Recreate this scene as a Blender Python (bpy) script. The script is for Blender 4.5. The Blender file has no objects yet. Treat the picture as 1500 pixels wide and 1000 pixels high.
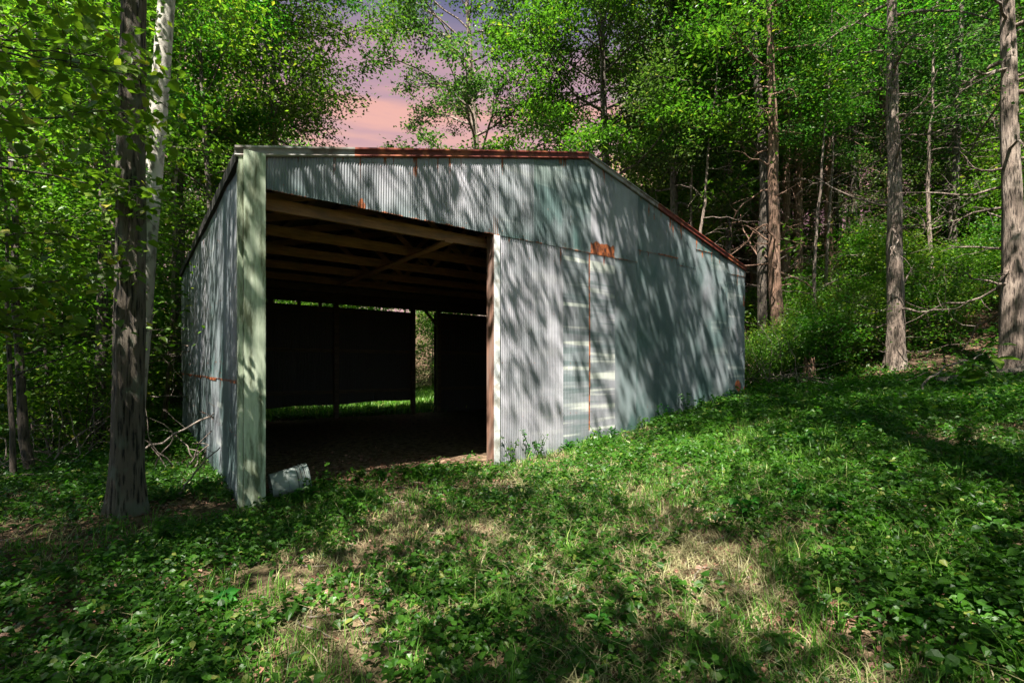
import bpy, math, random
import numpy as np
from mathutils import Vector, Matrix

# ------------------------------------------------------------------ camera, sky, sun, exposure
scene = bpy.context.scene
F = 725.0; HOR = 537.0; EYE = 1.45            # focal length in photo pixels, horizon row, eye height
cam_d = bpy.data.cameras.new("camera"); cam = bpy.data.objects.new("camera", cam_d)
scene.collection.objects.link(cam)
cam.location = (0, 0, EYE); cam.rotation_euler = (math.radians(90), 0, 0)
cam_d.sensor_width = 36; cam_d.lens = F / 1500 * 36; cam_d.shift_y = (HOR - 500) / 1500
cam_d.clip_start = 0.05; cam_d.clip_end = 600
scene.camera = cam

TO_SUN = Vector((-0.147, -0.551, 1.0)).normalized()
sun_el = math.asin(TO_SUN.z); sun_az = math.atan2(TO_SUN.x, TO_SUN.y)
world = bpy.data.worlds.new("World"); scene.world = world; world.use_nodes = True
wn = world.node_tree.nodes; wl = world.node_tree.links; wn.clear()
w_out = wn.new('ShaderNodeOutputWorld'); w_bg = wn.new('ShaderNodeBackground'); w_bg2 = wn.new('ShaderNodeBackground')
w_add = wn.new('ShaderNodeAddShader')
sky = wn.new('ShaderNodeTexSky'); sky.sky_type = 'NISHITA'; sky.sun_disc = False
sky.sun_elevation = sun_el; sky.sun_rotation = sun_az
w_bg.inputs[1].default_value = 0.05
tc = wn.new('ShaderNodeTexCoord'); sep = wn.new('ShaderNodeSeparateXYZ')
mp = wn.new('ShaderNodeMapping'); mp.inputs['Scale'].default_value = (1.2, 1.2, 9.0)
nz = wn.new('ShaderNodeTexNoise'); nz.inputs['Scale'].default_value = 3.0; nz.inputs['Detail'].default_value = 6
ma = wn.new('ShaderNodeMath'); ma.operation = 'MULTIPLY_ADD'; ma.inputs[1].default_value = 0.16; 
ramp = wn.new('ShaderNodeValToRGB'); cr = ramp.color_ramp
cr.elements[0].position = 0.30; cr.elements[0].color = (0.42, 0.12, 0.10, 1)
cr.elements[1].position = 0.86; cr.elements[1].color = (0.035, 0.045, 0.055, 1)
for p, c in ((0.39, (0.70, 0.32, 0.15, 1)), (0.43, (0.42, 0.20, 0.16, 1)), (0.46, (0.60, 0.27, 0.16, 1)), (0.50, (0.33, 0.17, 0.17, 1)), (0.54, (0.38, 0.19, 0.18, 1)), (0.58, (0.17, 0.11, 0.14, 1)), (0.64, (0.07, 0.055, 0.10, 1)), (0.72, (0.06, 0.06, 0.08, 1))):
    e = cr.elements.new(p); e.color = c
wl.new(tc.outputs['Generated'], sep.inputs[0]); wl.new(tc.outputs['Generated'], mp.inputs[0])
wl.new(mp.outputs[0], nz.inputs[0]); wl.new(nz.outputs[0], ma.inputs[0]); 
sub = wn.new('ShaderNodeMath'); sub.operation = 'SUBTRACT'; sub.inputs[1].default_value = 0.06
wl.new(sep.outputs[2], sub.inputs[0]); wl.new(sub.outputs[0], ma.inputs[2])
wl.new(ma.outputs[0], ramp.inputs[0]); 
# the afterglow lies on the far side of the sky (+Y); the rest of the low sky is dim grey blue
mr = wn.new('ShaderNodeMapRange'); mr.inputs[1].default_value = -0.1; mr.inputs[2].default_value = 0.5; wl.new(sep.outputs[1], mr.inputs[0])
mxs = wn.new('ShaderNodeMix'); mxs.data_type = 'RGBA'; mxs.inputs[6].default_value = (0.02, 0.024, 0.026, 1)
wl.new(mr.outputs[0], mxs.inputs[0]); wl.new(ramp.outputs[0], mxs.inputs[7]); wl.new(mxs.outputs[2], w_bg2.inputs[0]); w_bg2.inputs[1].default_value = 0.31
fd = wn.new('ShaderNodeMath'); fd.operation = 'MULTIPLY_ADD'; fd.inputs[1].default_value = -0.036; fd.inputs[2].default_value = 0.05
wl.new(mr.outputs[0], fd.inputs[0]); wl.new(fd.outputs[0], w_bg.inputs[1])
wl.new(sky.outputs[0], w_bg.inputs[0]); wl.new(w_bg.outputs[0], w_add.inputs[0]); wl.new(w_bg2.outputs[0], w_add.inputs[1])
wl.new(w_add.outputs[0], w_out.inputs[0])

sun_d = bpy.data.lights.new("sun", 'SUN'); sun = bpy.data.objects.new("sun", sun_d)
scene.collection.objects.link(sun)
sun_d.energy = 5.0; sun_d.angle = math.radians(0.45); sun_d.color = (1.0, 0.94, 0.86)
sun.rotation_euler = TO_SUN.to_track_quat('Z', 'Y').to_euler(); sun.location = (-8, -14, 30)

vs = scene.view_settings
vs.view_transform = 'Standard'; vs.look = 'None'; vs.gamma = 1.0; vs.exposure = 2.15
cy = scene.cycles
cy.max_bounces = 6; cy.diffuse_bounces = 3; cy.glossy_bounces = 2; cy.transmission_bounces = 3; cy.transparent_max_bounces = 4
cy.use_denoising = True; cy.caustics_reflective = False; cy.caustics_refractive = False
cy.sample_clamp_indirect = 4.0

C = scene.collection
rng = np.random.default_rng(7); random.seed(7)

# ------------------------------------------------------------------ helpers
def px_at(px, Y):           # a point on the ground seen in column px at depth Y
    return (px - 750) / F * Y

def lattice(seed):
    r = np.random.default_rng(seed).random((256, 256)); return r
_L = [lattice(i) for i in range(4)]
def noise2(x, y, scale, k=0):
    x = np.asarray(x, float) / scale + 97.3; y = np.asarray(y, float) / scale + 61.7
    xi = np.floor(x).astype(int); yi = np.floor(y).astype(int); fx = x - xi; fy = y - yi
    fx = fx * fx * (3 - 2 * fx); fy = fy * fy * (3 - 2 * fy); L = _L[k]
    g = lambda a, b: L[a % 256, b % 256]
    return (g(xi, yi) * (1 - fx) + g(xi + 1, yi) * fx) * (1 - fy) + (g(xi, yi + 1) * (1 - fx) + g(xi + 1, yi + 1) * fx) * fy

def softplus(t, k=2.0):
    t = np.asarray(t, float); return np.log1p(np.exp(np.clip(t * k, -40, 40))) / k

def height(x, y):
    x = np.asarray(x, float); y = np.asarray(y, float)
    h = 0.175 * softplus(x - 0.6, 2.5) - 0.085 * softplus(x - 5.2, 2.0)
    t = 0.75 * x + 0.66 * y - 14
    e = 0.5 * softplus(t, 1.6); e = 22 * (1 - np.exp(-e / 22))
    h = h * np.exp(-np.maximum(x - 14, 0) / 30) + e
    h = h + (noise2(x, y, 1.3) - .5) * 0.07 + (noise2(x, y, 0.35, 1) - .5) * 0.022
    h = h + (noise2(x, y, 9, 2) - .5) * 0.5 * np.clip((np.hypot(x, y - 6) - 14) / 14, 0, 1)
    return h
H0 = float(height(0, 0))

def tag(o, label=None, cat=None, group=None, kind=None):
    if label: o['label'] = label
    if cat: o['category'] = cat
    if group: o['group'] = group
    if kind: o['kind'] = kind
    return o

def empty(name, loc=(0, 0, 0), rz=0.0, scale=1.0):
    o = bpy.data.objects.new(name, None); C.objects.link(o)
    o.location = loc; o.rotation_euler = (0, 0, rz); o.scale = (scale,) * 3; o.empty_display_size = .2
    return o

class Acc:
    """collects vertices, quads / tris and float attributes; builds ONE mesh"""
    def __init__(s): s.v = []; s.f4 = []; s.f3 = []; s.n = 0; s.att = {}
    def add(s, v, f4=None, f3=None, **att):
        v = np.asarray(v, float).reshape(-1, 3)
        if f4 is not None and len(f4): s.f4.append(np.asarray(f4, int).reshape(-1, 4) + s.n)
        if f3 is not None and len(f3): s.f3.append(np.asarray(f3, int).reshape(-1, 3) + s.n)
        for k in set(list(att) + list(s.att)):
            s.att.setdefault(k, [])
            have = sum(len(a) for a in s.att[k])
            if have < s.n: s.att[k].append(np.zeros(s.n - have))
            a = att.get(k, 0.0); s.att[k].append(np.broadcast_to(np.asarray(a, float), (len(v),)).copy())
        s.v.append(v); s.n += len(v)
    def mesh(s, name, mat=None, smooth=False):
        me = bpy.data.meshes.new(name)
        V = np.concatenate(s.v)
        f4 = np.concatenate(s.f4) if s.f4 else np.zeros((0, 4), int); f3 = np.concatenate(s.f3) if s.f3 else np.zeros((0, 3), int)
        me.vertices.add(len(V)); me.vertices.foreach_set('co', V.astype(np.float32).ravel())
        loops = np.concatenate([f4.ravel(), f3.ravel()]).astype(np.int32)
        me.loops.add(len(loops)); me.loops.foreach_set('vertex_index', loops)
        n4, n3 = len(f4), len(f3)
        me.polygons.add(n4 + n3)
        st = np.concatenate([np.arange(n4) * 4, n4 * 4 + np.arange(n3) * 3]).astype(np.int32)
        me.polygons.foreach_set('loop_start', st)
        me.polygons.foreach_set('use_smooth', np.full(n4 + n3, bool(smooth)))
        for k, a in s.att.items():
            at = me.attributes.new(k, 'FLOAT', 'POINT'); at.data.foreach_set('value', np.concatenate(a).astype(np.float32))
        me.update(calc_edges=True); me.validate()
        if mat: me.materials.append(mat)
        return me
    def obj(s, name, mat, parent=None, smooth=False):
        o = bpy.data.objects.new(name, s.mesh(name, mat, smooth)); C.objects.link(o)
        if parent: o.parent = parent
        return o

def box(acc, c, size, ax=None, **att):
    """box with centre c and full size; ax = 3x3 axes rows"""
    ax = np.eye(3) if ax is None else np.asarray(ax)
    s = np.array([[i, j, k] for i in (-.5, .5) for j in (-.5, .5) for k in (-.5, .5)]) * np.asarray(size)
    f = [(0, 1, 3, 2), (4, 6, 7, 5), (0, 4, 5, 1), (2, 3, 7, 6), (0, 2, 6, 4), (1, 5, 7, 3)]
    acc.add(s @ ax + np.asarray(c), f, **att)

def beam(acc, p, q, w, h, up=(0, 0, 1), **att):
    p = np.asarray(p, float); q = np.asarray(q, float); d = q - p; L = np.linalg.norm(d); d = d / L
    sd = np.cross(up, d); sd /= np.linalg.norm(sd); u = np.cross(d, sd)
    box(acc, (p + q) / 2, (L, w, h), np.array([d, sd, u]), **att)

def tube(acc, pts, rad, sides=7, cap=True, lump=0.0, rg=None, **att):
    pts = np.asarray(pts, float); n = len(pts); rad = np.broadcast_to(np.asarray(rad, float), (n,))
    t = np.gradient(pts, axis=0); t /= (np.linalg.norm(t, axis=1)[:, None] + 1e-9)
    ref = np.array([0, 0, 1.0]) if abs(t[0, 2]) < .9 else np.array([1.0, 0, 0])
    a = np.cross(t, ref); a /= (np.linalg.norm(a, axis=1)[:, None] + 1e-9); b = np.cross(t, a)
    th = np.arange(sides) * 2 * np.pi / sides
    R = rad[:, None] * np.ones((1, sides))
    if lump and rg is not None: R = R * (1 + (rg.random((n, sides)) - .5) * lump)
    v = pts[:, None, :] + R[:, :, None] * (np.cos(th)[None, :, None] * a[:, None, :] + np.sin(th)[None, :, None] * b[:, None, :])
    i = np.arange(n - 1)[:, None] * sides; j = np.arange(sides)[None, :]; j2 = (j + 1) % sides
    f = np.stack([i + j, i + sides + j, i + sides + j2, i + j2], -1).reshape(-1, 4)
    acc.add(v.reshape(-1, 3), f, **att)
    if cap:
        for r0, flip in ((0, 0), (n - 1, 1)):
            ring = v[r0]; c = ring.mean(0); k = np.arange(sides)
            tri = np.stack([np.full(sides, sides), k, (k + 1) % sides], -1)
            if not flip: tri = tri[:, ::-1]
            acc.add(np.vstack([ring, c]), None, tri, **att)

def rand_unit(n, rg):
    v = rg.normal(size=(n, 3)); return v / np.linalg.norm(v, axis=1)[:, None]

def add_leaves(acc, pos, size, rg, tilt=0.6, droop=0.25, wide=0.55, shape=4, out=None):
    """one leaf per position: folded blade; normals mostly up"""
    n = len(pos)
    if n == 0: return
    nrm = np.stack([rg.normal(0, tilt, n), rg.normal(0, tilt, n), np.ones(n)], -1); nrm /= np.linalg.norm(nrm, axis=1)[:, None]
    d = rand_unit(n, rg)
    if out is not None: d = d + out
    d = d - (d * nrm).sum(1)[:, None] * nrm; d /= (np.linalg.norm(d, axis=1)[:, None] + 1e-9)
    d = d + np.array([0, 0, -1.0]) * rg.uniform(0, droop, n)[:, None]
    s = np.cross(nrm, d)
    L = size * rg.uniform(.6, 1.25, n); L = L[:, None]; W = L * wide * .5
    up = nrm * L * rg.uniform(.0, .16, n)[:, None]
    r = rg.random(n)
    if shape == 4:
        v = np.stack([pos, pos + d * L * .45 + s * W + up, pos + d * L, pos + d * L * .45 - s * W + up], 1)
        f = np.arange(n)[:, None] * 4 + np.array([[0, 1, 2, 3]])
        acc.add(v.reshape(-1, 3), f, rnd=np.repeat(r, 4))
    else:
        tip = pos + d * L - np.array([0, 0, .12]) * L
        v = np.stack([pos, pos + d * L * .28 + s * W * .95 + up, pos + d * L * .66 + s * W * .8 + up, tip,
                      pos + d * L * .66 - s * W * .8 + up, pos + d * L * .28 - s * W * .95 + up, pos + d * L * .5], 1)
        b = np.arange(n)[:, None, None] * 7
        f = (b + np.array([[[0, 1, 6, 5], [1, 2, 3, 6], [6, 3, 4, 5]]])).reshape(-1, 4)
        acc.add(v.reshape(-1, 3), f, rnd=np.repeat(r, 7))

# ------------------------------------------------------------------ materials
def new_mat(name):
    m = bpy.data.materials.new(name); m.use_nodes = True; m.node_tree.nodes.clear()
    N = m.node_tree.nodes; L = m.node_tree.links
    out = N.new('ShaderNodeOutputMaterial')
    return m, N, L, out

def nd(N, t, **kw):
    n = N.new(t)
    for k, v in kw.items():
        if k == 'op': n.operation = v
        elif k in ('clamp',): n.use_clamp = v
        else: n.inputs[k.replace('_', ' ')].default_value = v
    return n

def mixc(N, L, fac, a, b, blend='MIX'):
    m = N.new('ShaderNodeMix'); m.data_type = 'RGBA'; m.blend_type = blend
    for s, v in ((0, fac), (6, a), (7, b)):
        if isinstance(v, bpy.types.NodeSocket): L.new(v, m.inputs[s])
        elif isinstance(v, (tuple, list)): m.inputs[s].default_value = (*v, 1)
        else: m.inputs[s].default_value = v
    return m.outputs[2]

def mth(N, L, op, a, b=None, c=None, clamp=False):
    m = N.new('ShaderNodeMath'); m.operation = op; m.use_clamp = clamp
    for i, v in enumerate((a, b, c)):
        if v is None: continue
        if isinstance(v, bpy.types.NodeSocket): L.new(v, m.inputs[i])
        else: m.inputs[i].default_value = v
    return m.outputs[0]

def rampf(N, L, x, lo, hi):
    m = N.new('ShaderNodeMapRange'); m.clamp = True
    L.new(x, m.inputs[0]); m.inputs[1].default_value = lo; m.inputs[2].default_value = hi
    return m.outputs[0]

def tex(N, L, kind, vec, scale=(1, 1, 1), **kw):
    mpn = N.new('ShaderNodeMapping'); mpn.inputs['Scale'].default_value = scale; L.new(vec, mpn.inputs[0])
    t = N.new(kind)
    for k, v in kw.items(): t.inputs[k].default_value = v
    L.new(mpn.outputs[0], t.inputs['Vector'])
    return t

def leaf_mat(name, dark, light, yellow, gloss=0.35, trans=(1.5, 1.9, .8), tw=0.42):
    m, N, L, out = new_mat(name)
    at = N.new('ShaderNodeAttribute'); at.attribute_name = 'rnd'
    oi = N.new('ShaderNodeObjectInfo')
    c = mixc(N, L, at.outputs['Fac'], dark, light)
    y = rampf(N, L, at.outputs['Fac'], .93, 1.0); c = mixc(N, L, y, c, yellow)
    hs = N.new('ShaderNodeHueSaturation'); L.new(c, hs.inputs['Color'])
    L.new(mth(N, L, 'MULTIPLY_ADD', oi.outputs['Random'], .05, .475), hs.inputs['Hue'])
    L.new(mth(N, L, 'MULTIPLY_ADD', oi.outputs['Random'], .4, .8), hs.inputs['Value'])
    pb = N.new('ShaderNodeBsdfPrincipled'); L.new(hs.outputs[0], pb.inputs['Base Color'])
    pb.inputs['Roughness'].default_value = .42; pb.inputs['Specular IOR Level'].default_value = gloss
    tr = N.new('ShaderNodeBsdfTranslucent')
    tcx = mixc(N, L, 1.0, hs.outputs[0], trans, 'MULTIPLY'); L.new(tcx, tr.inputs[0])
    mx = N.new('ShaderNodeMixShader'); mx.inputs[0].default_value = tw
    L.new(pb.outputs[0], mx.inputs[1]); L.new(tr.outputs[0], mx.inputs[2]); L.new(mx.outputs[0], out.inputs[0])
    return m

def bark_mat(name, dark, mid, light, vs_=6.0, amp=.9, lichen=None, zstretch=.16):
    m, N, L, out = new_mat(name)
    t = N.new('ShaderNodeTexCoord'); o = t.outputs['Object']
    v = tex(N, L, 'ShaderNodeTexVoronoi', o, (1, 1, zstretch), Scale=vs_ * 4)
    n1 = tex(N, L, 'ShaderNodeTexNoise', o, (1, 1, zstretch), Scale=vs_ * 5, Detail=8.0, Roughness=.75)
    n2 = tex(N, L, 'ShaderNodeTexNoise', o, (1, 1, .6), Scale=2.2, Detail=3.0)
    hgt = mth(N, L, 'ADD', mth(N, L, 'MULTIPLY', v.outputs['Distance'], .5), n1.outputs[0])
    f = rampf(N, L, hgt, .58, .76)
    c = mixc(N, L, f, dark, mid); c = mixc(N, L, mth(N, L, 'MULTIPLY', rampf(N, L, n2.outputs[0], .5, .75), rampf(N, L, hgt, .6, .8)), c, light)
    c = mixc(N, L, rampf(N, L, hgt, .68, .52), c, dark)
    if lichen:
        n3 = tex(N, L, 'ShaderNodeTexNoise', o, (1, 1, .5), Scale=9, Detail=4.0)
        c = mixc(N, L, rampf(N, L, n3.outputs[0], .55, .66), c, lichen)
    pb = N.new('ShaderNodeBsdfPrincipled'); L.new(c, pb.inputs['Base Color']); pb.inputs['Roughness'].default_value = .85
    bp = N.new('ShaderNodeBump'); bp.inputs['Strength'].default_value = amp; bp.inputs['Distance'].default_value = .06
    L.new(hgt, bp.inputs['Height']); L.new(bp.outputs[0], pb.inputs['Normal']); L.new(pb.outputs[0], out.inputs[0])
    return m

def wood_mat(name, a, b, grey=None, axis='x', gfac=.5, rough=.8):
    m, N, L, out = new_mat(name)
    t = N.new('ShaderNodeTexCoord'); o = t.outputs['Object']
    sc = {'x': (.12, 1, 1), 'y': (1, .12, 1), 'z': (1, 1, .07)}[axis]
    n1 = tex(N, L, 'ShaderNodeTexNoise', o, sc, Scale=28, Detail=6.0, Roughness=.7)
    n2 = tex(N, L, 'ShaderNodeTexNoise', o, tuple(q if q == 1 else q * 2.2 for q in sc), Scale=11, Detail=6.0, Roughness=.65)
    c = mixc(N, L, rampf(N, L, n1.outputs[0], .35, .65), a, b)
    if grey: c = mixc(N, L, mth(N, L, 'MULTIPLY', rampf(N, L, n2.outputs[0], .46, .62), gfac), c, grey)
    pb = N.new('ShaderNodeBsdfPrincipled'); L.new(c, pb.inputs['Base Color']); pb.inputs['Roughness'].default_value = rough
    bp = N.new('ShaderNodeBump'); bp.inputs['Strength'].default_value = .5; bp.inputs['Distance'].default_value = .006
    L.new(n1.outputs[0], bp.inputs['Height']); L.new(bp.outputs[0], pb.inputs['Normal']); L.new(pb.outputs[0], out.inputs[0])
    return m

def plain(name, col, rough=.7, metal=0.0, spot=None, sscale=12, s_lo=.5, s_hi=.62):
    m, N, L, out = new_mat(name)
    pb = N.new('ShaderNodeBsdfPrincipled'); pb.inputs['Roughness'].default_value = rough; pb.inputs['Metallic'].default_value = metal
    if spot:
        t = N.new('ShaderNodeTexCoord')
        n1 = tex(N, L, 'ShaderNodeTexNoise', t.outputs['Object'], (1, 1, 1), Scale=sscale, Detail=5.0)
        c = mixc(N, L, rampf(N, L, n1.outputs[0], s_lo, s_hi), col, spot); L.new(c, pb.inputs['Base Color'])
    else: pb.inputs['Base Color'].default_value = (*col, 1)
    L.new(pb.outputs[0], out.inputs[0]); return m

def sheet_mat():
    m, N, L, out = new_mat('galvanised_sheet')
    t = N.new('ShaderNodeTexCoord'); o = t.outputs['Object']
    A = {}
    for k in ('tint', 'band', 'rust', 'sid'):
        a = N.new('ShaderNodeAttribute'); a.attribute_name = k; A[k] = a.outputs['Fac']
    fine = tex(N, L, 'ShaderNodeTexNoise', o, (1, 1, .35), Scale=14, Detail=5.0, Roughness=.6)
    big = tex(N, L, 'ShaderNodeTexNoise', o, (.8, .8, .5), Scale=1.7, Detail=4.0)
    spang = tex(N, L, 'ShaderNodeTexVoronoi', o, (1, 1, 1), Scale=55)
    stain = tex(N, L, 'ShaderNodeTexNoise', o, (6, 6, .35), Scale=3.0, Detail=5.0)
    c = mixc(N, L, rampf(N, L, big.outputs[0], .35, .68), (.22, .215, .235), (.50, .485, .52))
    c = mixc(N, L, mth(N, L, 'MULTIPLY', rampf(N, L, stain.outputs[0], .5, .8), .35), c, (.30, .29, .28))
    sp = N.new('ShaderNodeSeparateColor'); L.new(spang.outputs['Color'], sp.inputs[0])
    c = mixc(N, L, mth(N, L, 'MULTIPLY', sp.outputs[0], .14), c, (.24, .27, .30))
    # dark teal: wall shade put into some sheets' colour, plus mud at the foot
    tf = mth(N, L, 'MULTIPLY', A['tint'], rampf(N, L, big.outputs[0], .25, .6))
    c = mixc(N, L, tf, c, (.060, .112, .104))
    blot = tex(N, L, 'ShaderNodeTexNoise', o, (.9, .9, .55), Scale=1.3, Detail=7.0, Roughness=.6)  # blotches on every sheet, stronger with tint: deepen the wall's shade in the colour
    c = mixc(N, L, mth(N, L, 'MULTIPLY', rampf(N, L, blot.outputs[0], .47, .60), mth(N, L, 'MULTIPLY_ADD', A['tint'], .40, .30)), c, (.045, .082, .076))
    # pale oxide bands across some sheets
    zc = N.new('ShaderNodeSeparateXYZ'); L.new(o, zc.inputs[0])
    cmb = N.new('ShaderNodeCombineXYZ'); L.new(mth(N, L, 'MULTIPLY', zc.outputs[2], 5.0), cmb.inputs[2]); L.new(mth(N, L, 'ADD', mth(N, L, 'MULTIPLY', A['sid'], 7.7), mth(N, L, 'MULTIPLY', zc.outputs[0], .25)), cmb.inputs[0])
    L.new(mth(N, L, 'MULTIPLY', fine.outputs[0], .12), cmb.inputs[1])
    bn = N.new('ShaderNodeTexNoise'); bn.inputs['Scale'].default_value = 1.35; bn.inputs['Detail'].default_value = 2; L.new(cmb.outputs[0], bn.inputs['Vector'])
    bf = mth(N, L, 'MULTIPLY', rampf(N, L, bn.outputs[0], .55, .63), A['band'])
    c = mixc(N, L, mth(N, L, 'MULTIPLY', bf, .75), c, (.54, .56, .49))
    bd = mth(N, L, 'MULTIPLY', rampf(N, L, bn.outputs[0], .46, .40), A['band'])
    c = mixc(N, L, mth(N, L, 'MULTIPLY', bd, .7), c, (.10, .14, .14))
    # rust
    rm = mth(N, L, 'ADD', A['rust'], mth(N, L, 'MULTIPLY_ADD', fine.outputs[0], .9, -.45))
    rfine = tex(N, L, 'ShaderNodeTexNoise', o, (1, 1, .5), Scale=30, Detail=4.0)
    rc = mixc(N, L, rampf(N, L, rfine.outputs[0], .4, .6), (.07, .018, .008), (.30, .085, .022))
    rf = rampf(N, L, rm, .42, .55)
    c = mixc(N, L, rf, c, rc)
    # inside face in a darker flat colour, interior shade put into the sheet
    g = N.new('ShaderNodeNewGeometry')
    pb = N.new('ShaderNodeBsdfPrincipled'); L.new(c, pb.inputs['Base Color'])
    L.new(mth(N, L, 'MULTIPLY', mth(N, L, 'SUBTRACT', 1.0, rf), .22), pb.inputs['Metallic'])
    L.new(mth(N, L, 'MULTIPLY_ADD', fine.outputs[0], .3, .32), pb.inputs['Roughness'])
    bp = N.new('ShaderNodeBump'); bp.inputs['Strength'].default_value = .12; bp.inputs['Distance'].default_value = .01
    L.new(big.outputs[0], bp.inputs['Height']); L.new(bp.outputs[0], pb.inputs['Normal'])
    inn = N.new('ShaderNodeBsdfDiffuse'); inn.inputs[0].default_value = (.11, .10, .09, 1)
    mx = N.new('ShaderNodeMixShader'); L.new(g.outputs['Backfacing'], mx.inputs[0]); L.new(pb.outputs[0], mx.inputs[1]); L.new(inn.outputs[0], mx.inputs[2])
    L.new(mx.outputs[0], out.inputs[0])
    return m

def ground_mat():
    m, N, L, out = new_mat('forest_soil')
    t = N.new('ShaderNodeTexCoord'); o = t.outputs['Object']
    a = N.new('ShaderNodeAttribute'); a.attribute_name = 'straw'
    b = N.new('ShaderNodeAttribute'); b.attribute_name = 'moss'
    n1 = tex(N, L, 'ShaderNodeTexNoise', o, (1, 1, 1), Scale=9, Detail=7.0, Roughness=.7)
    n2 = tex(N, L, 'ShaderNodeTexNoise', o, (1, 1, 1), Scale=60, Detail=4.0, Roughness=.7)
    n3 = tex(N, L, 'ShaderNodeTexNoise', o, (1, 1, 1), Scale=1.4, Detail=5.0)
    soil = mixc(N, L, rampf(N, L, n1.outputs[0], .35, .65), (.035, .022, .014), (.10, .062, .040))
    straw = mixc(N, L, rampf(N, L, n2.outputs[0], .35, .65), (.12, .080, .048), (.33, .24, .15))
    f = mth(N, L, 'MULTIPLY', a.outputs['Fac'], rampf(N, L, n1.outputs[0], .38, .55))
    c = mixc(N, L, f, soil, straw)
    g = mixc(N, L, n2.outputs[0], (.02, .05, .01), (.07, .12, .03))
    c = mixc(N, L, mth(N, L, 'MULTIPLY', b.outputs['Fac'], rampf(N, L, n3.outputs[0], .35, .6)), c, g)
    pb = N.new('ShaderNodeBsdfPrincipled'); L.new(c, pb.inputs['Base Color']); pb.inputs['Roughness'].default_value = .95
    pb.inputs['Specular IOR Level'].default_value = .1
    bp = N.new('ShaderNodeBump'); bp.inputs['Strength'].default_value = .9; bp.inputs['Distance'].default_value = .03
    hh = mth(N, L, 'ADD', n1.outputs[0], mth(N, L, 'MULTIPLY', n2.outputs[0], .5)); L.new(hh, bp.inputs['Height'])
    L.new(bp.outputs[0], pb.inputs['Normal']); L.new(pb.outputs[0], out.inputs[0]); return m

M = {}
M['leaf'] = leaf_mat('broad_leaf', (.024, .074, .006), (.092, .195, .020), (.26, .26, .03))
M['leaf2'] = leaf_mat('yellow_green_leaf', (.044, .112, .008), (.15, .26, .026), (.34, .32, .04))
M['leaf3'] = leaf_mat('dull_leaf', (.020, .058, .010), (.085, .150, .035), (.20, .19, .07))
M['weed'] = leaf_mat('weed_leaf', (.015, .070, .006), (.055, .165, .016), (.20, .24, .05), gloss=.3)
M['grass'] = leaf_mat('grass_blade', (.05, .13, .012), (.16, .28, .045), (.45, .40, .18), gloss=.3)
M['drygrass'] = leaf_mat('dry_grass_blade', (.17, .17, .07), (.38, .37, .19), (.50, .42, .26), gloss=.2, trans=(1.2, 1.2, 1.1), tw=.3)
M['litter'] = leaf_mat('dead_leaf', (.08, .036, .022), (.34, .18, .12), (.50, .30, .22), gloss=.25, trans=(1, .8, .6), tw=.12)
M['bark_rough'] = bark_mat('rough_dark_bark', (.014, .011, .008), (.17, .135, .10), (.32, .28, .22), vs_=9, amp=1.0, zstretch=.10, lichen=(.17, .18, .13))
M['bark_pale'] = bark_mat('smooth_pale_bark', (.16, .145, .12), (.40, .37, .32), (.55, .52, .47), vs_=3.0, amp=.35, zstretch=.5)
M['bark_thin'] = bark_mat('dark_forest_bark', (.014, .011, .008), (.09, .07, .052), (.17, .14, .11), vs_=9, amp=.6)
M['bark_red'] = bark_mat('shaggy_cedar_bark', (.05, .026, .016), (.24, .135, .085), (.40, .27, .20), vs_=10, amp=.9, zstretch=.09)
M['bark_grey'] = bark_mat('grey_shaggy_bark', (.045, .030, .022), (.24, .18, .14), (.46, .38, .31), vs_=10, amp=.9, zstretch=.12)
M['stick'] = bark_mat('dead_wood', (.06, .045, .035), (.19, .15, .12), (.28, .24, .20), vs_=8, amp=.4)
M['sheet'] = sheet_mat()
M['soil'] = ground_mat()
M['rafter'] = wood_mat('rough_sawn_timber', (.22, .115, .050), (.42, .235, .11), (.15, .11, .08), 'x', .6)
M['shadewood'] = wood_mat('shade_darkened_timber', (.11, .075, .05), (.19, .13, .085), (.07, .055, .042), 'x', .6)  # darker copy of the timber: the barn's inner shade put into its colour
M['redwood'] = wood_mat('red_brown_post', (.12, .055, .035), (.27, .15, .10), (.16, .13, .11), 'z', .6)
M['board'] = wood_mat('mildewed_white_board', (.40, .48, .33), (.60, .66, .50), (.10, .12, .06), 'z', .95)
M['white'] = plain('weathered_white_trim', (.62, .63, .62), .5, 0, (.40, .38, .34), 8)
M['trim'] = plain('dull_metal_trim', (.27, .26, .24), .45, .4, (.13, .10, .08), 4)
M['rusttrim'] = plain('rusty_metal_trim', (.12, .018, .010), .6, .1, (.27, .075, .03), 5)
M['dark'] = plain('dark_weathered_eave', (.030, .026, .024), .8)

# ------------------------------------------------------------------ barn frame (placed from the photo)
BA = Vector((-2.822, 5.18, 0.0)); BROT = math.radians(37.2)
U = (math.cos(BROT), math.sin(BROT)); Vv = (-math.sin(BROT), math.cos(BROT))
W, D = 10.2, 8.3; EAVE, RIDGE = 3.68, 4.95; HEAD = 3.35
def b2w(s, d): return (BA.x + U[0] * s + Vv[0] * d, BA.y + U[1] * s + Vv[1] * d)
def w2b(x, y):
    dx = np.asarray(x) - BA.x; dy = np.asarray(y) - BA.y
    return dx * U[0] + dy * U[1], dx * Vv[0] + dy * Vv[1]
def gz(s, d):
    x, y = b2w(np.asarray(s, float), np.asarray(d, float)); return height(x, y)
def roof_z(s): return EAVE + (RIDGE - EAVE) * (1 - abs(s - W / 2) / (W / 2))

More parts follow.
